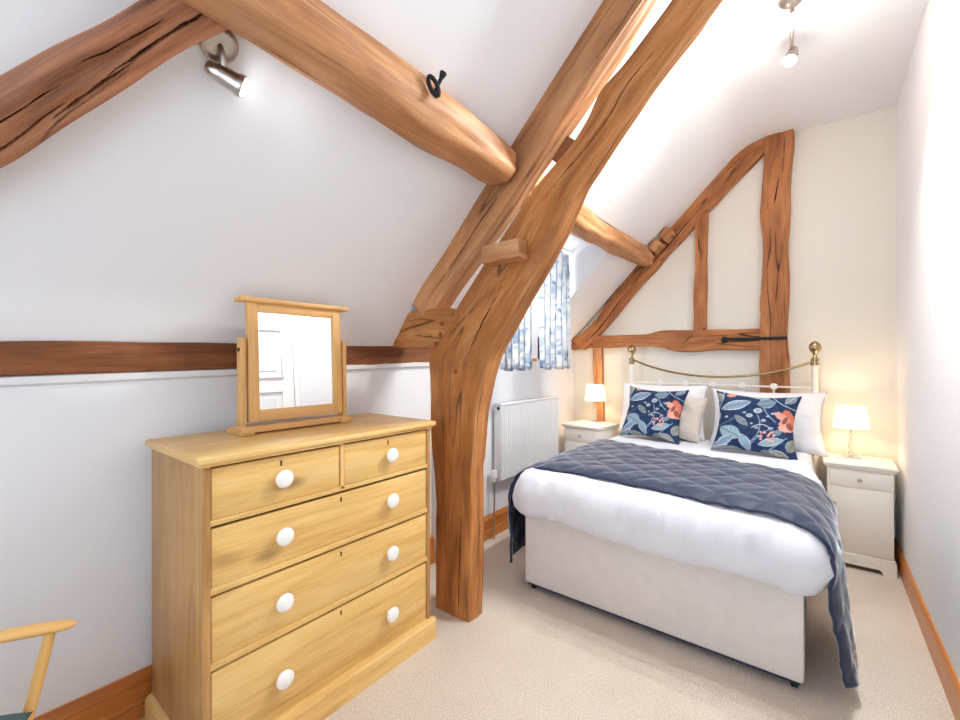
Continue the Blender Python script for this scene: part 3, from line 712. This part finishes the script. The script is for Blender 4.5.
dv = obj('duvet', duvet(), M['linen_w'], origin=(-.72, 3.1, .46), angle=180)
tag(dv, 'puffy white duvet spread over the divan bed', 'duvet')

# quilted throw across the foot of the bed
def throw():
    bm = bmesh.new()
    prof = [(-1.56, .135), (-1.565, .30), (-1.565, .45), (-1.555, .58), (-1.52, .665), (-1.45, .722), (-1.34, .757), (-1.15, .766), (-.72, .766), (-.30, .766), (-.12, .762), (-.03, .735), (.03, .69), (.068, .62), (.08, .50), (.095, .35), (.112, .20), (.130, .08)]
    pts = [V((x, 0, z)) for x, z in prof]
    Ls = [0]
    for a, b in zip(pts, pts[1:]): Ls.append(Ls[-1]+(b-a).length)
    T = Ls[-1]; NS, NT = 300, 110
    grid = []
    for i in range(NS+1):
        s = T*i/NS; k = max(j for j in range(len(Ls)) if Ls[j] <= s+1e-9); k = min(k, len(Ls)-2)
        f = (s-Ls[k])/(Ls[k+1]-Ls[k])
        p1, p2 = pts[k], pts[k+1]; p0 = pts[k-1] if k else p1*2-p2; p3 = pts[k+2] if k+2 < len(pts) else p2*2-p1
        c = .5*((2*p1)+(p2-p0)*f+(2*p0-5*p1+4*p2-p3)*f*f+(3*p1-p0-3*p2+p3)*f**3)
        d = (p2-p1).normalized(); nr = V((-d.z, 0, d.x))
        x = c.x
        tt = min(1, max(0, (x+1.5)/1.55))
        y0 = 2.285 - .06*tt + .02*math.sin(5*tt) ; y1 = 3.36 - .36*tt
        hang = min(1, max(0, (.68-c.z)/.25))
        if x > -.6:
            hg = min(1, max(0, (.72-c.z)/.5)); y0 += .06*hg; y1 -= .1*hg
        else: y0 -= .065*hang; y1 -= .25*hang
        row = []
        for j in range(NT+1):
            v = j/NT; y = y0+(y1-y0)*v
            q = c.copy(); q.y = y
            # near edge rolls over the foot of the duvet
            e = max(0, 1-(y-y0)/.09); q.z -= .028*e*e*(1-hang); 
            ed = max(0, 1-(y-y0)/.10)
            if hang > 0: q.x += (.05 if x < -.6 else -.05)*ed*ed*hang
            # soft ripples on the hanging ends
            q.x += hang*.012*math.sin(y*17+c.z*5)
            # diamond quilting, pressed stitched lines
            a = (s+y)/.20; b = (s-y)/.20
            da = abs(a-round(a)); db = abs(b-round(b)); m = min(da, db)
            puff = min(1, m/.30)**.55
            q += nr*(.0085*puff-.003) + nr*(noise.noise(V((s*5, y*6, 2)))*.007+noise.noise(V((s*17-y*9, y*15, 5)))*.002)
            row.append(bm.verts.new(q))
        grid.append(row)
    for i in range(NS):
        for j in range(NT): bm.faces.new((grid[i][j], grid[i+1][j], grid[i+1][j+1], grid[i][j+1]))
    return bm
th = obj('quilted_throw', throw(), M['throw'], origin=(-.72, 2.8, .7), angle=180)
sd = th.modifiers.new('thick', 'SOLIDIFY'); sd.thickness = .014; sd.offset = -1
tag(th, 'slate blue diamond quilted throw laid across the foot of the bed', 'throw')

# pillows and cushions
def pillow(w, h, t, n=40, pinch=.07, flange=0, sag=.0, seed=0, pw=.42):
    bm = bmesh.new(); uv = bm.loops.layers.uv.verify(); front = []; back = []
    for side in (1, -1):
        g = []
        for i in range(n+1):
            row = []
            for j in range(n+1):
                u = 2*i/n-1; v = 2*j/n-1
                x = u*w/2*(1-pinch*(1-v*v)*abs(u)); z = v*h/2*(1-pinch*(1-u*u)*abs(v))
                fu = max(0, 1-(abs(u)/(1-flange))**3); fv = max(0, 1-(abs(v)/(1-flange))**3)
                y = t/2*(fu*fv)**pw
                y += (noise.noise(V((u*2.3+seed, v*2.3, side)))*.016 + noise.noise(V((u*7+seed, v*6, side)))*.005)*(fu*fv)**.3
                y = max(y, .0015)
                z -= sag*(1-v)*.5*(1-abs(u))*0
                row.append((x, -side*y, z))
            g.append(row)
        (front if side == 1 else back).append(g)
    f, b = front[0], back[0]
    vf = [[bm.verts.new(p) for p in r] for r in f]
    vb = [[vf[i][j] if i in (0, n) or j in (0, n) else bm.verts.new(b[i][j]) for j in range(n+1)] for i in range(n+1)]
    for i in range(n):
        for j in range(n):
            for g, rev in ((vf, 0), (vb, 1)):
                q = [g[i][j], g[i+1][j], g[i+1][j+1], g[i][j+1]]
                try: bm.faces.new(q[::-1] if rev else q)
                except ValueError: pass
    return bm

def place(o, bl, br, tl_back):
    """stand the pillow's bottom edge on points bl-br, leaning back by tl_back (radians)"""
    bl, br = V(bl), V(br); ang = math.atan2(br.y-bl.y, br.x-bl.x)
    o.rotation_euler = (-tl_back, 0, ang)

# printed pattern, as colour per corner of the cloth
def floral(u, v, flip):
    navy = V((.020, .040, .110)); col = navy.copy()
    W, LB, TL, GR, CO, PK, OL = V((.52, .58, .64)), V((.24, .37, .50)), V((.30, .44, .50)), V((.16, .20, .24)), V((.78, .23, .15)), V((.85, .42, .34)), V((.30, .30, .22))
    col += V((.012, .016, .03))*noise.noise(V((u*9, v*9, 2)))
    def ell(cx, cy, rx, ry, rot):
        c, s = math.cos(rot), math.sin(rot); x, y = u-cx, v-cy
        return ((x*c+y*s)/rx)**2 + ((-x*s+y*c)/ry)**2, (x*c+y*s)/rx, (-x*s+y*c)/ry
    def stem(pts, w, cc):
        nonlocal col
        for i in range(24):
            t = i/23; k = (1-t); p = (k*k*pts[0][0]+2*k*t*pts[1][0]+t*t*pts[2][0], k*k*pts[0][1]+2*k*t*pts[1][1]+t*t*pts[2][1])
            if (u-p[0])**2+(v-p[1])**2 < w*w: col = cc; return
    def leaf(cx, cy, rx, ry, rot, c1, c2, vein=W):
        nonlocal col
        d, a, b = ell(cx, cy, rx, ry, rot)
        if abs(a) < 1 and abs(b) < (1-a*a):
            e = abs(b)/(1-a*a+1e-6); col = c1 if e < .78 else vein
            if abs(b) < .08 or (abs(math.sin(a*13+abs(b)*5)) < .25 and e < .7): col = c2
    rs = random.Random(5)
    for pts, w, cc in ((((-.15, -.95), (.05, -.4), (.45, -.1)), .018, LB), (((-.05, -.6), (.3, -.2), (.1, .25)), .016, TL), (((.15, .75), (.25, .3), (.5, .1)), .016, LB), (((-.95, .2), (-.7, .6), (-.75, .95)), .02, LB),
                       (((0, -.15), (.25, .15), (.55, -.3)), .015, W), (((.2, -.9), (.5, -.7), (.75, -.35)), .016, TL), (((-.9, -.2), (-.6, -.1), (-.35, .2)), .014, GR), (((.4, .9), (.6, .6), (.9, .55)), .016, TL)):
        stem(pts, w, cc)
    leaf(-.42, .52, .40, .15, .42, LB, GR, W); leaf(-.50, -.36, .30, .22, -.5, TL, GR, LB); leaf(-.14, -.60, .26, .12, -1.1, LB, TL, W)
    leaf(.28, .66, .22, .16, .3, GR, LB, LB); leaf(.42, -.52, .30, .12, .4, TL, LB, W); leaf(-.80, -.82, .28, .13, .3, GR, W, LB); leaf(.80, .84, .20, .10, .9, GR, W, LB)
    leaf(-.86, .78, .20, .12, -1.0, OL, GR, W); leaf(.62, -.86, .26, .12, -.4, OL, W, W); leaf(-.26, .04, .22, .09, 2.4, GR, OL, TL); leaf(.06, .88, .30, .08, -.15, TL, GR, W); leaf(.26, -.88, .20, .10, .7, GR, OL, LB)
    leaf(-.62, -.62, .26, .12, .7, LB, GR, W); leaf(.86, -.55, .22, .12, 1.3, OL, GR, LB); leaf(-.86, .1, .20, .09, 1.2, TL, GR, LB); leaf(-.38, -.86, .26, .09, -.1, OL, GR, LB); leaf(.56, -.22, .16, .07, .9, GR, TL, LB)
    for cx, cy, r in ((-.08, .22, .075), (.10, .40, .10), (.24, .10, .05), (-.20, .30, .04), (.40, -.12, .045), (.28, -.26, .04), (.10, -.14, .04), (.44, .34, .045), (-.62, .12, .04), (.33, .24, .035), (.16, -.38, .035), (-.02, -.02, .03), (-.7, .42, .035)):
        d, a, b = ell(cx, cy, r, r*.8, .3)
        if d < 1: col = W*.92 if d > .3 else LB
    # coral bloom near the right edge, with a dark heart
    for cx, cy, rx, ry, rot, cc in ((.78, .28, .12, .24, .35, CO*.85), (.70, .10, .12, .19, -.5, PK*.8), (.88, .12, .09, .22, .1, CO*.9), (.74, -.05, .18, .12, .2, PK), (.62, .28, .10, .18, .9, PK*.9), (.80, .02, .07, .12, .3, CO*.45), (.70, .18, .05, .12, -.3, CO*.4)):
        d, a, b = ell(cx, cy, rx, ry, rot)
        if d < 1 and (d < .8 or math.sin(math.atan2(b, a)*9) > -.3): col = cc if d < .75 else cc*.85
    for k in range(14):
        if (u-(.34+rs.uniform(-.14, .16)))**2+(v-(-.36+rs.uniform(-.16, .14)))**2 < .0010: col = PK
    d, a, b = ell(-.55, .86, .12, .08, .2)
    if d < 1: col = PK*.7
    col = col*(.92+.16*noise.noise(V((u*22, v*22, 8))))
    return col
def print_attr(o, w, h, flip):
    me = o.data; at = me.color_attributes.new('print', 'FLOAT_COLOR', 'POINT')
    for i, vv in enumerate(me.vertices):
        c = floral(vv.co.x/(w/2)*(1 if not flip else 1)+(.03 if flip else 0), vv.co.z/(h/2)+(.04 if flip else 0), flip) if vv.co.y <= 0.002 else V((.022, .045, .125))
        at.data[i].color = (*c, 1)
def add_pillow(name, mat_, w, h, t, loc, yaw, lean, label, cat, group=None, roll=0, **k):
    o = obj(name, pillow(w, h, t, **k), mat_, angle=180, local=True)
    o.location = loc; o.rotation_euler = (-lean, roll, yaw)
    return tag(o, label, cat, group)
R = math.radians
add_pillow('pillow', M['pillow_w'], .74, .47, .15, (-1.09, 3.985, .955), R(-2), R(14), 'white pillow against the headboard behind the left floral cushion', 'pillow', 'white pillows at the headboard', flange=.05, seed=1)
add_pillow('pillow', M['pillow_w'], .76, .47, .15, (-.32, 3.965, .935), R(1), R(16), 'white pillow against the headboard behind the right floral cushion', 'pillow', 'white pillows at the headboard', flange=.06, seed=7, pinch=.09)
add_pillow('cushion', M['beige'], .42, .38, .13, (-.93, 3.885, .915), R(-6), R(20), 'plain beige cushion half hidden behind the left floral cushion', 'cushion', seed=11, roll=R(4))
c1 = add_pillow('floral_cushion', M['cushion'], .52, .46, .15, (-1.09, 3.76, .945), R(-9), R(22), 'navy floral cushion nearest the left bedside lamp', 'cushion', 'navy floral cushions', n=150, seed=3, pinch=.15, roll=R(1))
print_attr(c1, .52, .46, False)
c2 = add_pillow('floral_cushion', M['cushion'], .53, .46, .15, (-.352, 3.64, .938), R(0), R(20), 'navy floral cushion nearest the right bedside lamp', 'cushion', 'navy floral cushions', n=150, seed=5, pinch=.15, roll=R(2))
print_attr(c2, .53, .46, True)

# ------------------------------------------------------------------ bedside tables and lamps
def nightstand(loc, rz, w, d, h, label, small=False):
    """front faces local -Y, origin at the centre of the floor footprint"""
    t = thing('nightstand', label, 'nightstand', loc, rz, 'white bedside tables')
    Mx = root_matrix(t); L = lambda bm: (bm.transform(Mx), bm)[1]
    hw, hd = w/2, d/2
    bm = bmesh.new(); box(bm, (-hw, -hd, .06), (hw, hd, h-.035), .004); obj('carcass', L(bm), M['nsw'], t)
    bm = bmesh.new(); box(bm, (-hw-.022, -hd-.022, h-.018), (hw+.022, hd, h), .005, 2); box(bm, (-hw-.012, -hd-.012, h-.036), (hw+.012, hd, h-.017), .007, 3); obj('top', L(bm), M['nsw'], t)
    bm = bmesh.new()
    poly = [(-hw-.012, 0), (-hw+.05, 0), (-hw+.065, .03), (hw-.065, .03), (hw-.05, 0), (hw+.012, 0), (hw+.012, .085), (-hw-.012, .085)]
    prism(bm, [(x, -hd-.012, z) for x, z in poly], (0, .02, 0))
    for x in (-hw-.012, hw-.008): box(bm, (x, -hd, 0), (x+.02, hd, .085))
    box(bm, (-hw-.008, -hd-.008, .084), (hw+.008, hd-.01, .1), .006, 2); obj('plinth', L(bm), M['nsw'], t, angle=30)
    dz = h-.155
    dr = obj('drawer', L(B((-hw+.012, -hd-.006, dz), (hw-.012, -hd+.01, h-.045), .003)), M['nsw'], t)
    knob = [(.004, 0), (.005, .012), (.012, .016), (.013, .02), (.008, .024), (0, .025)]
    bm = bmesh.new(); lathe(bm, knob, (0, -hd-.006, (dz+h-.045)/2), (0, -1, 0), 16); obj('knob', L(bm), M['nickel'], dr)
    do = obj('door', L(B((-hw+.012, -hd-.006, .11), (hw-.012, -hd+.01, dz-.008), .003)), M['nsw'], t)
    bm = bmesh.new(); lathe(bm, knob, (-hw+.035, -hd-.006, dz-.12), (0, -1, 0), 16); obj('knob', L(bm), M['nickel'], do)
    return t
nightstand((.222, 4.0, 0), 0, .335, .375, .70, 'white bedside table to the right of the bed beside the right wall')
nightstand((-1.715, 3.92, 0), R(-8), .36, .36, .785, 'white bedside table left of the bed between it and the radiator')

def lamp(loc, rz, s, label):
    t = thing('table_lamp', label, 'lamp', loc, rz, 'lit bedside lamps')
    Mx = root_matrix(t); L = lambda bm: (bm.transform(Mx), bm)[1]
    bm = bmesh.new(); box(bm, (-.046*s, -.046*s, 0), (.046*s, .046*s, .018*s), .003); obj('base', L(bm), M['chrome'], t)
    bm = bmesh.new()
    lathe(bm, [(.006, .018*s), (.012, .022*s), (.017, .03*s), (.014, .045*s), (.009, .055*s), (.013, .065*s), (.016, .09*s), (.012, .13*s), (.008, .15*s), (.013, .158*s), (.014, .17*s), (.008, .18*s)], (0, 0, 0), n=8)
    obj('stem', L(bm), M['crystal'], t, angle=20)
    bm = bmesh.new(); lathe(bm, [(.006, .18*s), (.006, .215*s), (.012, .217*s), (.012, .25*s), (.01, .252*s)], (0, 0, 0), n=14); obj('lamp_holder', L(bm), M['chrome'], t)
    bm = bmesh.new(); n = 96; z0, z1, r0, r1 = .218*s, .365*s, .098*s, .078*s
    rows = []
    for k in range(5):
        f = k/4; rows.append([bm.verts.new(((r0+(r1-r0)*f+.0022*math.cos(24*2*PI*i/n))*math.cos(2*PI*i/n), (r0+(r1-r0)*f+.0022*math.cos(24*2*PI*i/n))*math.sin(2*PI*i/n), z0+(z1-z0)*f)) for i in range(n)])
    for a, b in zip(rows, rows[1:]):
        for i in range(n): bm.faces.new((a[i], a[(i+1) % n], b[(i+1) % n], b[i]))
    sh = obj('lamp_shade', L(bm), M['shade'], t, angle=180)
    for z, r in ((z0, r0), (z1, r1)):
        bm = bmesh.new(); tube(bm, [(r*math.cos(2*PI*i/40), r*math.sin(2*PI*i/40), z) for i in range(41)], .003, 6); obj('shade_trim', L(bm), M['shade'], sh)
    ld = bpy.data.lights.new('lamp_bulb_light', 'POINT'); ld.energy = 4.5; ld.color = (1, .70, .36); ld.shadow_soft_size = .03
    lo = bpy.data.objects.new('lamp_bulb_light', ld); C.objects.link(lo); lo.parent = t; lo.location = (0, 0, .29*s)
    return t
lamp((.188, 4.02, .70), R(12), 1.0, 'lit bedside lamp with pleated shade on the right bedside table')
lamp((-1.705, 4.0, .785), R(30), 1.0, 'lit bedside lamp with pleated shade on the left bedside table')

# ------------------------------------------------------------------ radiator
rad = thing('radiator', 'white ribbed panel radiator on the wall under the curtains', 'radiator', (-2.0, 3.23, .42))
RX, RY0, RY1, RZ0, RZ1 = -1.94, 2.75, 3.71, .44, 1.05
bm = bmesh.new(); nf = 32
prof_r = []
for i in range(nf):
    y = RY0+.01+(RY1-RY0-.02)*i/nf; st_ = (RY1-RY0-.02)/nf
    prof_r += [(RX-.006, y), (RX, y+st_*.18), (RX, y+st_*.72), (RX-.006, y+st_*.9)]
poly = [(RX-.012, RY0)] + prof_r + [(RX-.012, RY1)]
prism(bm, [(x, y, RZ0+.012) for x, y in poly], (0, 0, RZ1-RZ0-.03)); obj('front_panel', bm, M['rad'], rad, smooth=False)
for y in (RY0, RY1-.006): obj('side_cover', B((RX-.075, y, RZ0), (RX-.014, y+.006, RZ1-.004), .002), M['rad'], rad)
bm = bmesh.new(); box(bm, (RX-.075, RY0-.003, RZ1-.016), (RX+.002, RY1+.003, RZ1), .005, 2)
for i in range(40):
    y = RY0+.03+i*(RY1-RY0-.06)/40
obj('top_grille', bm, M['rad'], rad)
obj('back_panel', B((RX-.08, RY0+.01, RZ0), (RX-.068, RY1-.01, RZ1-.02), .004), M['rad'], rad)
obj('wall_bracket', B((XLR, RY0+.12, RZ0+.1), (RX-.075, RY0+.16, RZ1-.1)), M['rad'], rad)
obj('valve', lathe(bmesh.new(), [(.012, -.03), (.014, 0), (.022, .004), (.024, .05), (.02, .062), (0, .064)], (RX-.04, RY0-.045, .475), n=20), M['gloss'], rad)
obj('pipe', tube(bmesh.new(), [(RX-.04, RY0, .462), (RX-.04, RY0-.045, .462), (RX-.04, RY0-.045, .43), (RX-.04, RY0-.045, .0)], .0075, 10), M['nickel'], rad)
obj('bleed_plug', lathe(bmesh.new(), [(.012, 0), (.012, .008), (.006, .01), (0, .01)], (RX-.03, RY0, 1.015), (0, -1, 0), 14), M['dark'], rad)

# ------------------------------------------------------------------ curtains
def curtain(y0, y1, z0, z1, x, folds, seed):
    bm = bmesh.new(); uv = bm.loops.layers.uv.verify(); n, m = 160, 40; g = []
    for i in range(n+1):
        row = []
        for j in range(m+1):
            a = i/n; f = j/m; z = z0+(z1-z0)*f
            amp = .026*(1-.35*f)
            ph = folds*2*PI*a + .9*noise.noise(V((a*3+seed, f*1.2, 0)))
            yy = y0+(y1-y0)*a + .012*math.sin(2*ph)*(1-.3*f) + noise.noise(V((a*2, f*2, seed)))*.012
            xx = x+amp*math.sin(ph)+noise.noise(V((a*4+seed, f*2, 4)))*.01
            row.append(bm.verts.new((xx, yy, z + (.008*math.sin(ph*.5+1) if j == 0 else 0))))
        g.append(row)
    for i in range(n):
        for j in range(m):
            fc = bm.faces.new((g[i][j], g[i+1][j], g[i+1][j+1], g[i][j+1]))
            for l, (ii, jj) in zip(fc.loops, ((i, j), (i+1, j), (i+1, j+1), (i, j+1))): l[uv].uv = (ii/n*.9+seed, jj/m*1.0)
    return bm
for y0, y1, lab, sd_ in ((2.405, 2.82, 'left curtain of the floral pair, half hidden by the curved post', 1.3), (2.93, 3.435, 'right curtain of the floral pair, beside the dormer cheek wall', 4.1)):
    o = obj('curtain', curtain(y0, y1, 1.325, 2.31, -1.70, 5, sd_), M['curtain'], origin=(-1.70, (y0+y1)/2, 1.31), angle=180)
    m_ = o.modifiers.new('thick', 'SOLIDIFY'); m_.thickness = .003
    tag(o, lab, 'curtain', 'floral curtains at the dormer')
rod = thing('curtain_rod', 'slim white curtain rod across the top of the dormer', 'curtain rod', (-1.70, 2.93, 2.33))
obj('rod', tube(bmesh.new(), [(-1.70, DY0+.008, 2.345), (-1.70, DY1-.008, 2.345)], .010, 12), M['white_metal'], rod)
for y in (DY0+.013, DY1-.013): obj('bracket', lathe(bmesh.new(), [(.02, -.006), (.02, .006)], (-1.70, y, 2.345), (0, 1, 0)), M['white_metal'], rod)

# ------------------------------------------------------------------ lights fittings
def aim(o, d): o.rotation_euler = V(d).to_track_quat('-Z', 'Y').to_euler()
def spotlamp(loc, d, energy, col, parent, size=150, rad_=.03):
    ld = bpy.data.lights.new('spot_light', 'SPOT'); ld.energy = energy; ld.color = col; ld.spot_size = R(size); ld.spot_blend = .6; ld.shadow_soft_size = rad_
    o = bpy.data.objects.new('spot_light', ld); C.objects.link(o); o.location = loc; aim(o, d)
    if parent: 
        o.parent = parent; o.matrix_parent_inverse = root_matrix(parent).inverted()
    return o
SPOT_W, SPOT_C = 72, (.955, .985, .955)
bar = thing('ceiling_spotlight_bar', 'brushed metal bar of lit spotlights on the flat ceiling above the bed', 'ceiling light', (-.1, 2.66, ZC))
bm = bmesh.new(); tube(bm, [(-.085, 2.30, ZC-.045), (-.10, 2.70, ZC-.05), (-.115, 3.02, ZC-.045)], .009, 12, 20); obj('bar', bm, M['nickel'], bar)
bm = bmesh.new(); lathe(bm, [(.055, 0), (.055, -.012), (.045, -.022), (.012, -.026), (.012, -.05)], (-.10, 2.64, ZC)); obj('ceiling_rose', bm, M['nickel'], bar)
for y, x, d in ((2.34, -.087, (-.45, -.5, -1)), (2.66, -.10, (.05, -.75, -.7)), (2.97, -.113, (-.2, -.5, -1))):
    d = V(d).normalized(); top = V((x, y, ZC-.05)); c = top+V((0, 0, -.05))
    hd_ = obj('spot_head', lathe(bmesh.new(), [(.012, -.05), (.022, -.046), (.026, -.03), (.032, .0), (.036, .03), (.036, .042), (.032, .042), (.03, .034)], c, d, 24), M['nickel'], bar)
    obj('swivel_arm', tube(bmesh.new(), [top, top+V((.012, 0, -.02)), c], .006, 8), M['nickel'], hd_)
    obj('bulb', lathe(bmesh.new(), [(.0, .030), (.029, .033), (.029, .038), (.02, .046), (0, .05)], c, d, 20), M['spotglow'], hd_)
    spotlamp(c+d*.062, d, SPOT_W, SPOT_C, bar, 150, .028)
    gl = bpy.data.lights.new('bulb_spill_light', 'POINT'); gl.energy = 3.2; gl.color = (1, .97, .9); gl.shadow_soft_size = .03
    go = bpy.data.objects.new('bulb_spill_light', gl); C.objects.link(go); go.location = c+d*.085; go.parent = bar; go.matrix_parent_inverse = root_matrix(bar).inverted()
# single wall spotlight on the near slope
nrm = V((.71, 0, -.71)); wb = V((-1.345, .505, sl(-1.345)))
ws = thing('wall_spotlight', 'single brushed nickel spotlight on the slope below the log purlin', 'wall light', wb)
obj('base_plate', lathe(bmesh.new(), [(.050, -.004), (.050, .010), (.045, .016), (.03, .019), (0, .02)], wb, nrm, 32), M['nickel'], ws)
c = wb+nrm*.05+V((-.045, .02, -.045)); d = V((.30, .88, -.30)).normalized()
obj('swivel_arm', tube(bmesh.new(), [wb+nrm*.015, wb+nrm*.04+V((-.01, .004, -.01)), c], .008, 10), M['nickel'], ws)
hd_ = obj('spot_head', lathe(bmesh.new(), [(0, -.05), (.012, -.049), (.02, -.04), (.026, -.01), (.028, .03), (.032, .036), (.032, .05), (.028, .05), (.026, .042)], c, d, 24), M['nickel'], ws)
obj('bulb', lathe(bmesh.new(), [(0, .04), (.026, .042), (.026, .05), (.018, .06), (0, .063)], c, d, 20), M['wallglow'], hd_)
spotlamp(c+d*.075, d, .8, (.95, .97, 1), ws, 140, .025)

# ------------------------------------------------------------------ windsor armchair, lower left corner
fwd = V((.45, .89, 0)).normalized(); rgt = V((.89, -.45, 0)).normalized()
ch0 = V((-1.677, .155, 0))                       # foot of the front arm spindle
cc = ch0 + rgt*.25 - fwd*.20
chair = thing('armchair', 'pale beech spindle back armchair beside the pine chest, cut by the frame', 'chair', (cc.x, cc.y, 0))
def cp(r, f, z): p = cc + rgt*r + fwd*f; return V((p.x, p.y, z))
bm = bmesh.new(); top = [cp(.27*math.copysign(abs(math.cos(a))**.6, math.cos(a)), .24*math.copysign(abs(math.sin(a))**.6, math.sin(a)), .385) for a in [2*PI*i/40 for i in range(40)]]
prism(bm, top, (0, 0, .035)); obj('seat', bm, M['beech'], chair, smooth=False)
pb = pillow(.47, .45, .07, n=30, pinch=.02, pw=.3); pb.transform(Matrix.Rotation(R(90), 4, 'X'))
ang = math.atan2(rgt.y, rgt.x); pb.transform(Matrix.Translation(cp(.005, .0, .462)) @ Matrix.Rotation(ang, 4, 'Z')); obj('seat_cushion', pb, M['teal'], chair, angle=180)
arm = lambda s: [cp(s*.270, .300, .653), cp(s*.270, .288, .654), cp(s*.267, .255, .657), cp(s*.264, .21, .660), cp(s*.255, .10, .665), cp(s*.265, -.02, .66), cp(s*.262, -.12, .66), cp(s*.23, -.22, .665), cp(s*.14, -.275, .668), cp(0, -.29, .668)]
for s in (-1, 1):
    obj('arm', tube(bmesh.new(), arm(s), [.004, .016, .022, .024, .023, .020, .018, .017, .017, .017], 14, 40, flat=.62), M['beech'], chair)
    obj('arm_spindle', tube(bmesh.new(), [cp(s*.25, .20, .41), cp(s*.2565, .225, .536), cp(s*.263, .25, .662)], [.013, .014, .0115], 12, 12), M['beech'], chair)
    obj('arm_spindle', tube(bmesh.new(), [cp(s*.25, -.05, .41), cp(s*.262, -.055, .66)], [.011, .009], 10), M['beech'], chair)
    for f, f2 in ((.17, .23), (-.17, -.25)): obj('leg', tube(bmesh.new(), [cp(s*.19, f, .39), cp(s*.235, f2, 0)], [.018, .012], 12), M['beech'], chair)
    obj('stretcher', tube(bmesh.new(), [cp(s*.215, .205, .16), cp(s*.215, -.22, .16)], .009, 10), M['beech'], chair)
for r in (-.15, -.09, -.03, .03, .09, .15): obj('back_spindle', tube(bmesh.new(), [cp(r*.9, -.205, .41), cp(r*1.1, -.27, .66), cp(r*1.2, -.36, .93)], .007, 8), M['beech'], chair)
obj('back_rail', tube(bmesh.new(), [cp(-.22, -.34, .91), cp(-.1, -.365, .935), cp(.1, -.365, .935), cp(.22, -.34, .91)], [.018, .024, .024, .018], 12, 20, flat=.6), M['beech'], chair)

# ------------------------------------------------------------------ daylight and added fill
def area(name, loc, d, sx, sy, e, col):
    ld = bpy.data.lights.new(name, 'AREA'); ld.shape = 'RECTANGLE'; ld.size = sx; ld.size_y = sy; ld.energy = e; ld.color = col
    o = bpy.data.objects.new(name, ld); C.objects.link(o); o.location = loc; aim(o, d); return o
area('window_fill_light', ((QX0+QX1)/2, YF-.12, (QZ0+QZ1)/2), (0, 1, 0), QX1-QX0, QZ1-QZ0, 24, (.58, .79, 1))  # added soft fill from behind the camera, coloured like daylight
area('dormer_daylight', (-2.2, (WY0+WY1)/2, (WZ0+WZ1)/2), (1, 0, 0), WY1-WY0, WZ1-WZ0, 26, (.84, .92, 1))
w = bpy.data.worlds.new('sky'); bpy.context.scene.world = w; w.use_nodes = True
bg = w.node_tree.nodes['Background']; bg.inputs['Color'].default_value = (.82, .91, 1, 1); bg.inputs['Strength'].default_value = 3.0

# ------------------------------------------------------------------ camera and view
cam = bpy.data.cameras.new('camera'); co = bpy.data.objects.new('camera', cam); C.objects.link(co)
cam.sensor_width = 36; cam.lens = 36*430/960; cam.clip_start = .02
co.location = (0, 0, 1.4); co.rotation_euler = (PI/2, 0, R(38.1)); cam.shift_y = .5/960*-1
sc = bpy.context.scene; sc.camera = co
sc.view_settings.view_transform = 'Standard'; sc.view_settings.look = 'None'; sc.view_settings.gamma = 1
sc.view_settings.exposure = 0.02
sc.cycles.use_denoising = True; sc.cycles.max_bounces = 12; sc.cycles.diffuse_bounces = 8; sc.cycles.sample_clamp_indirect = 6
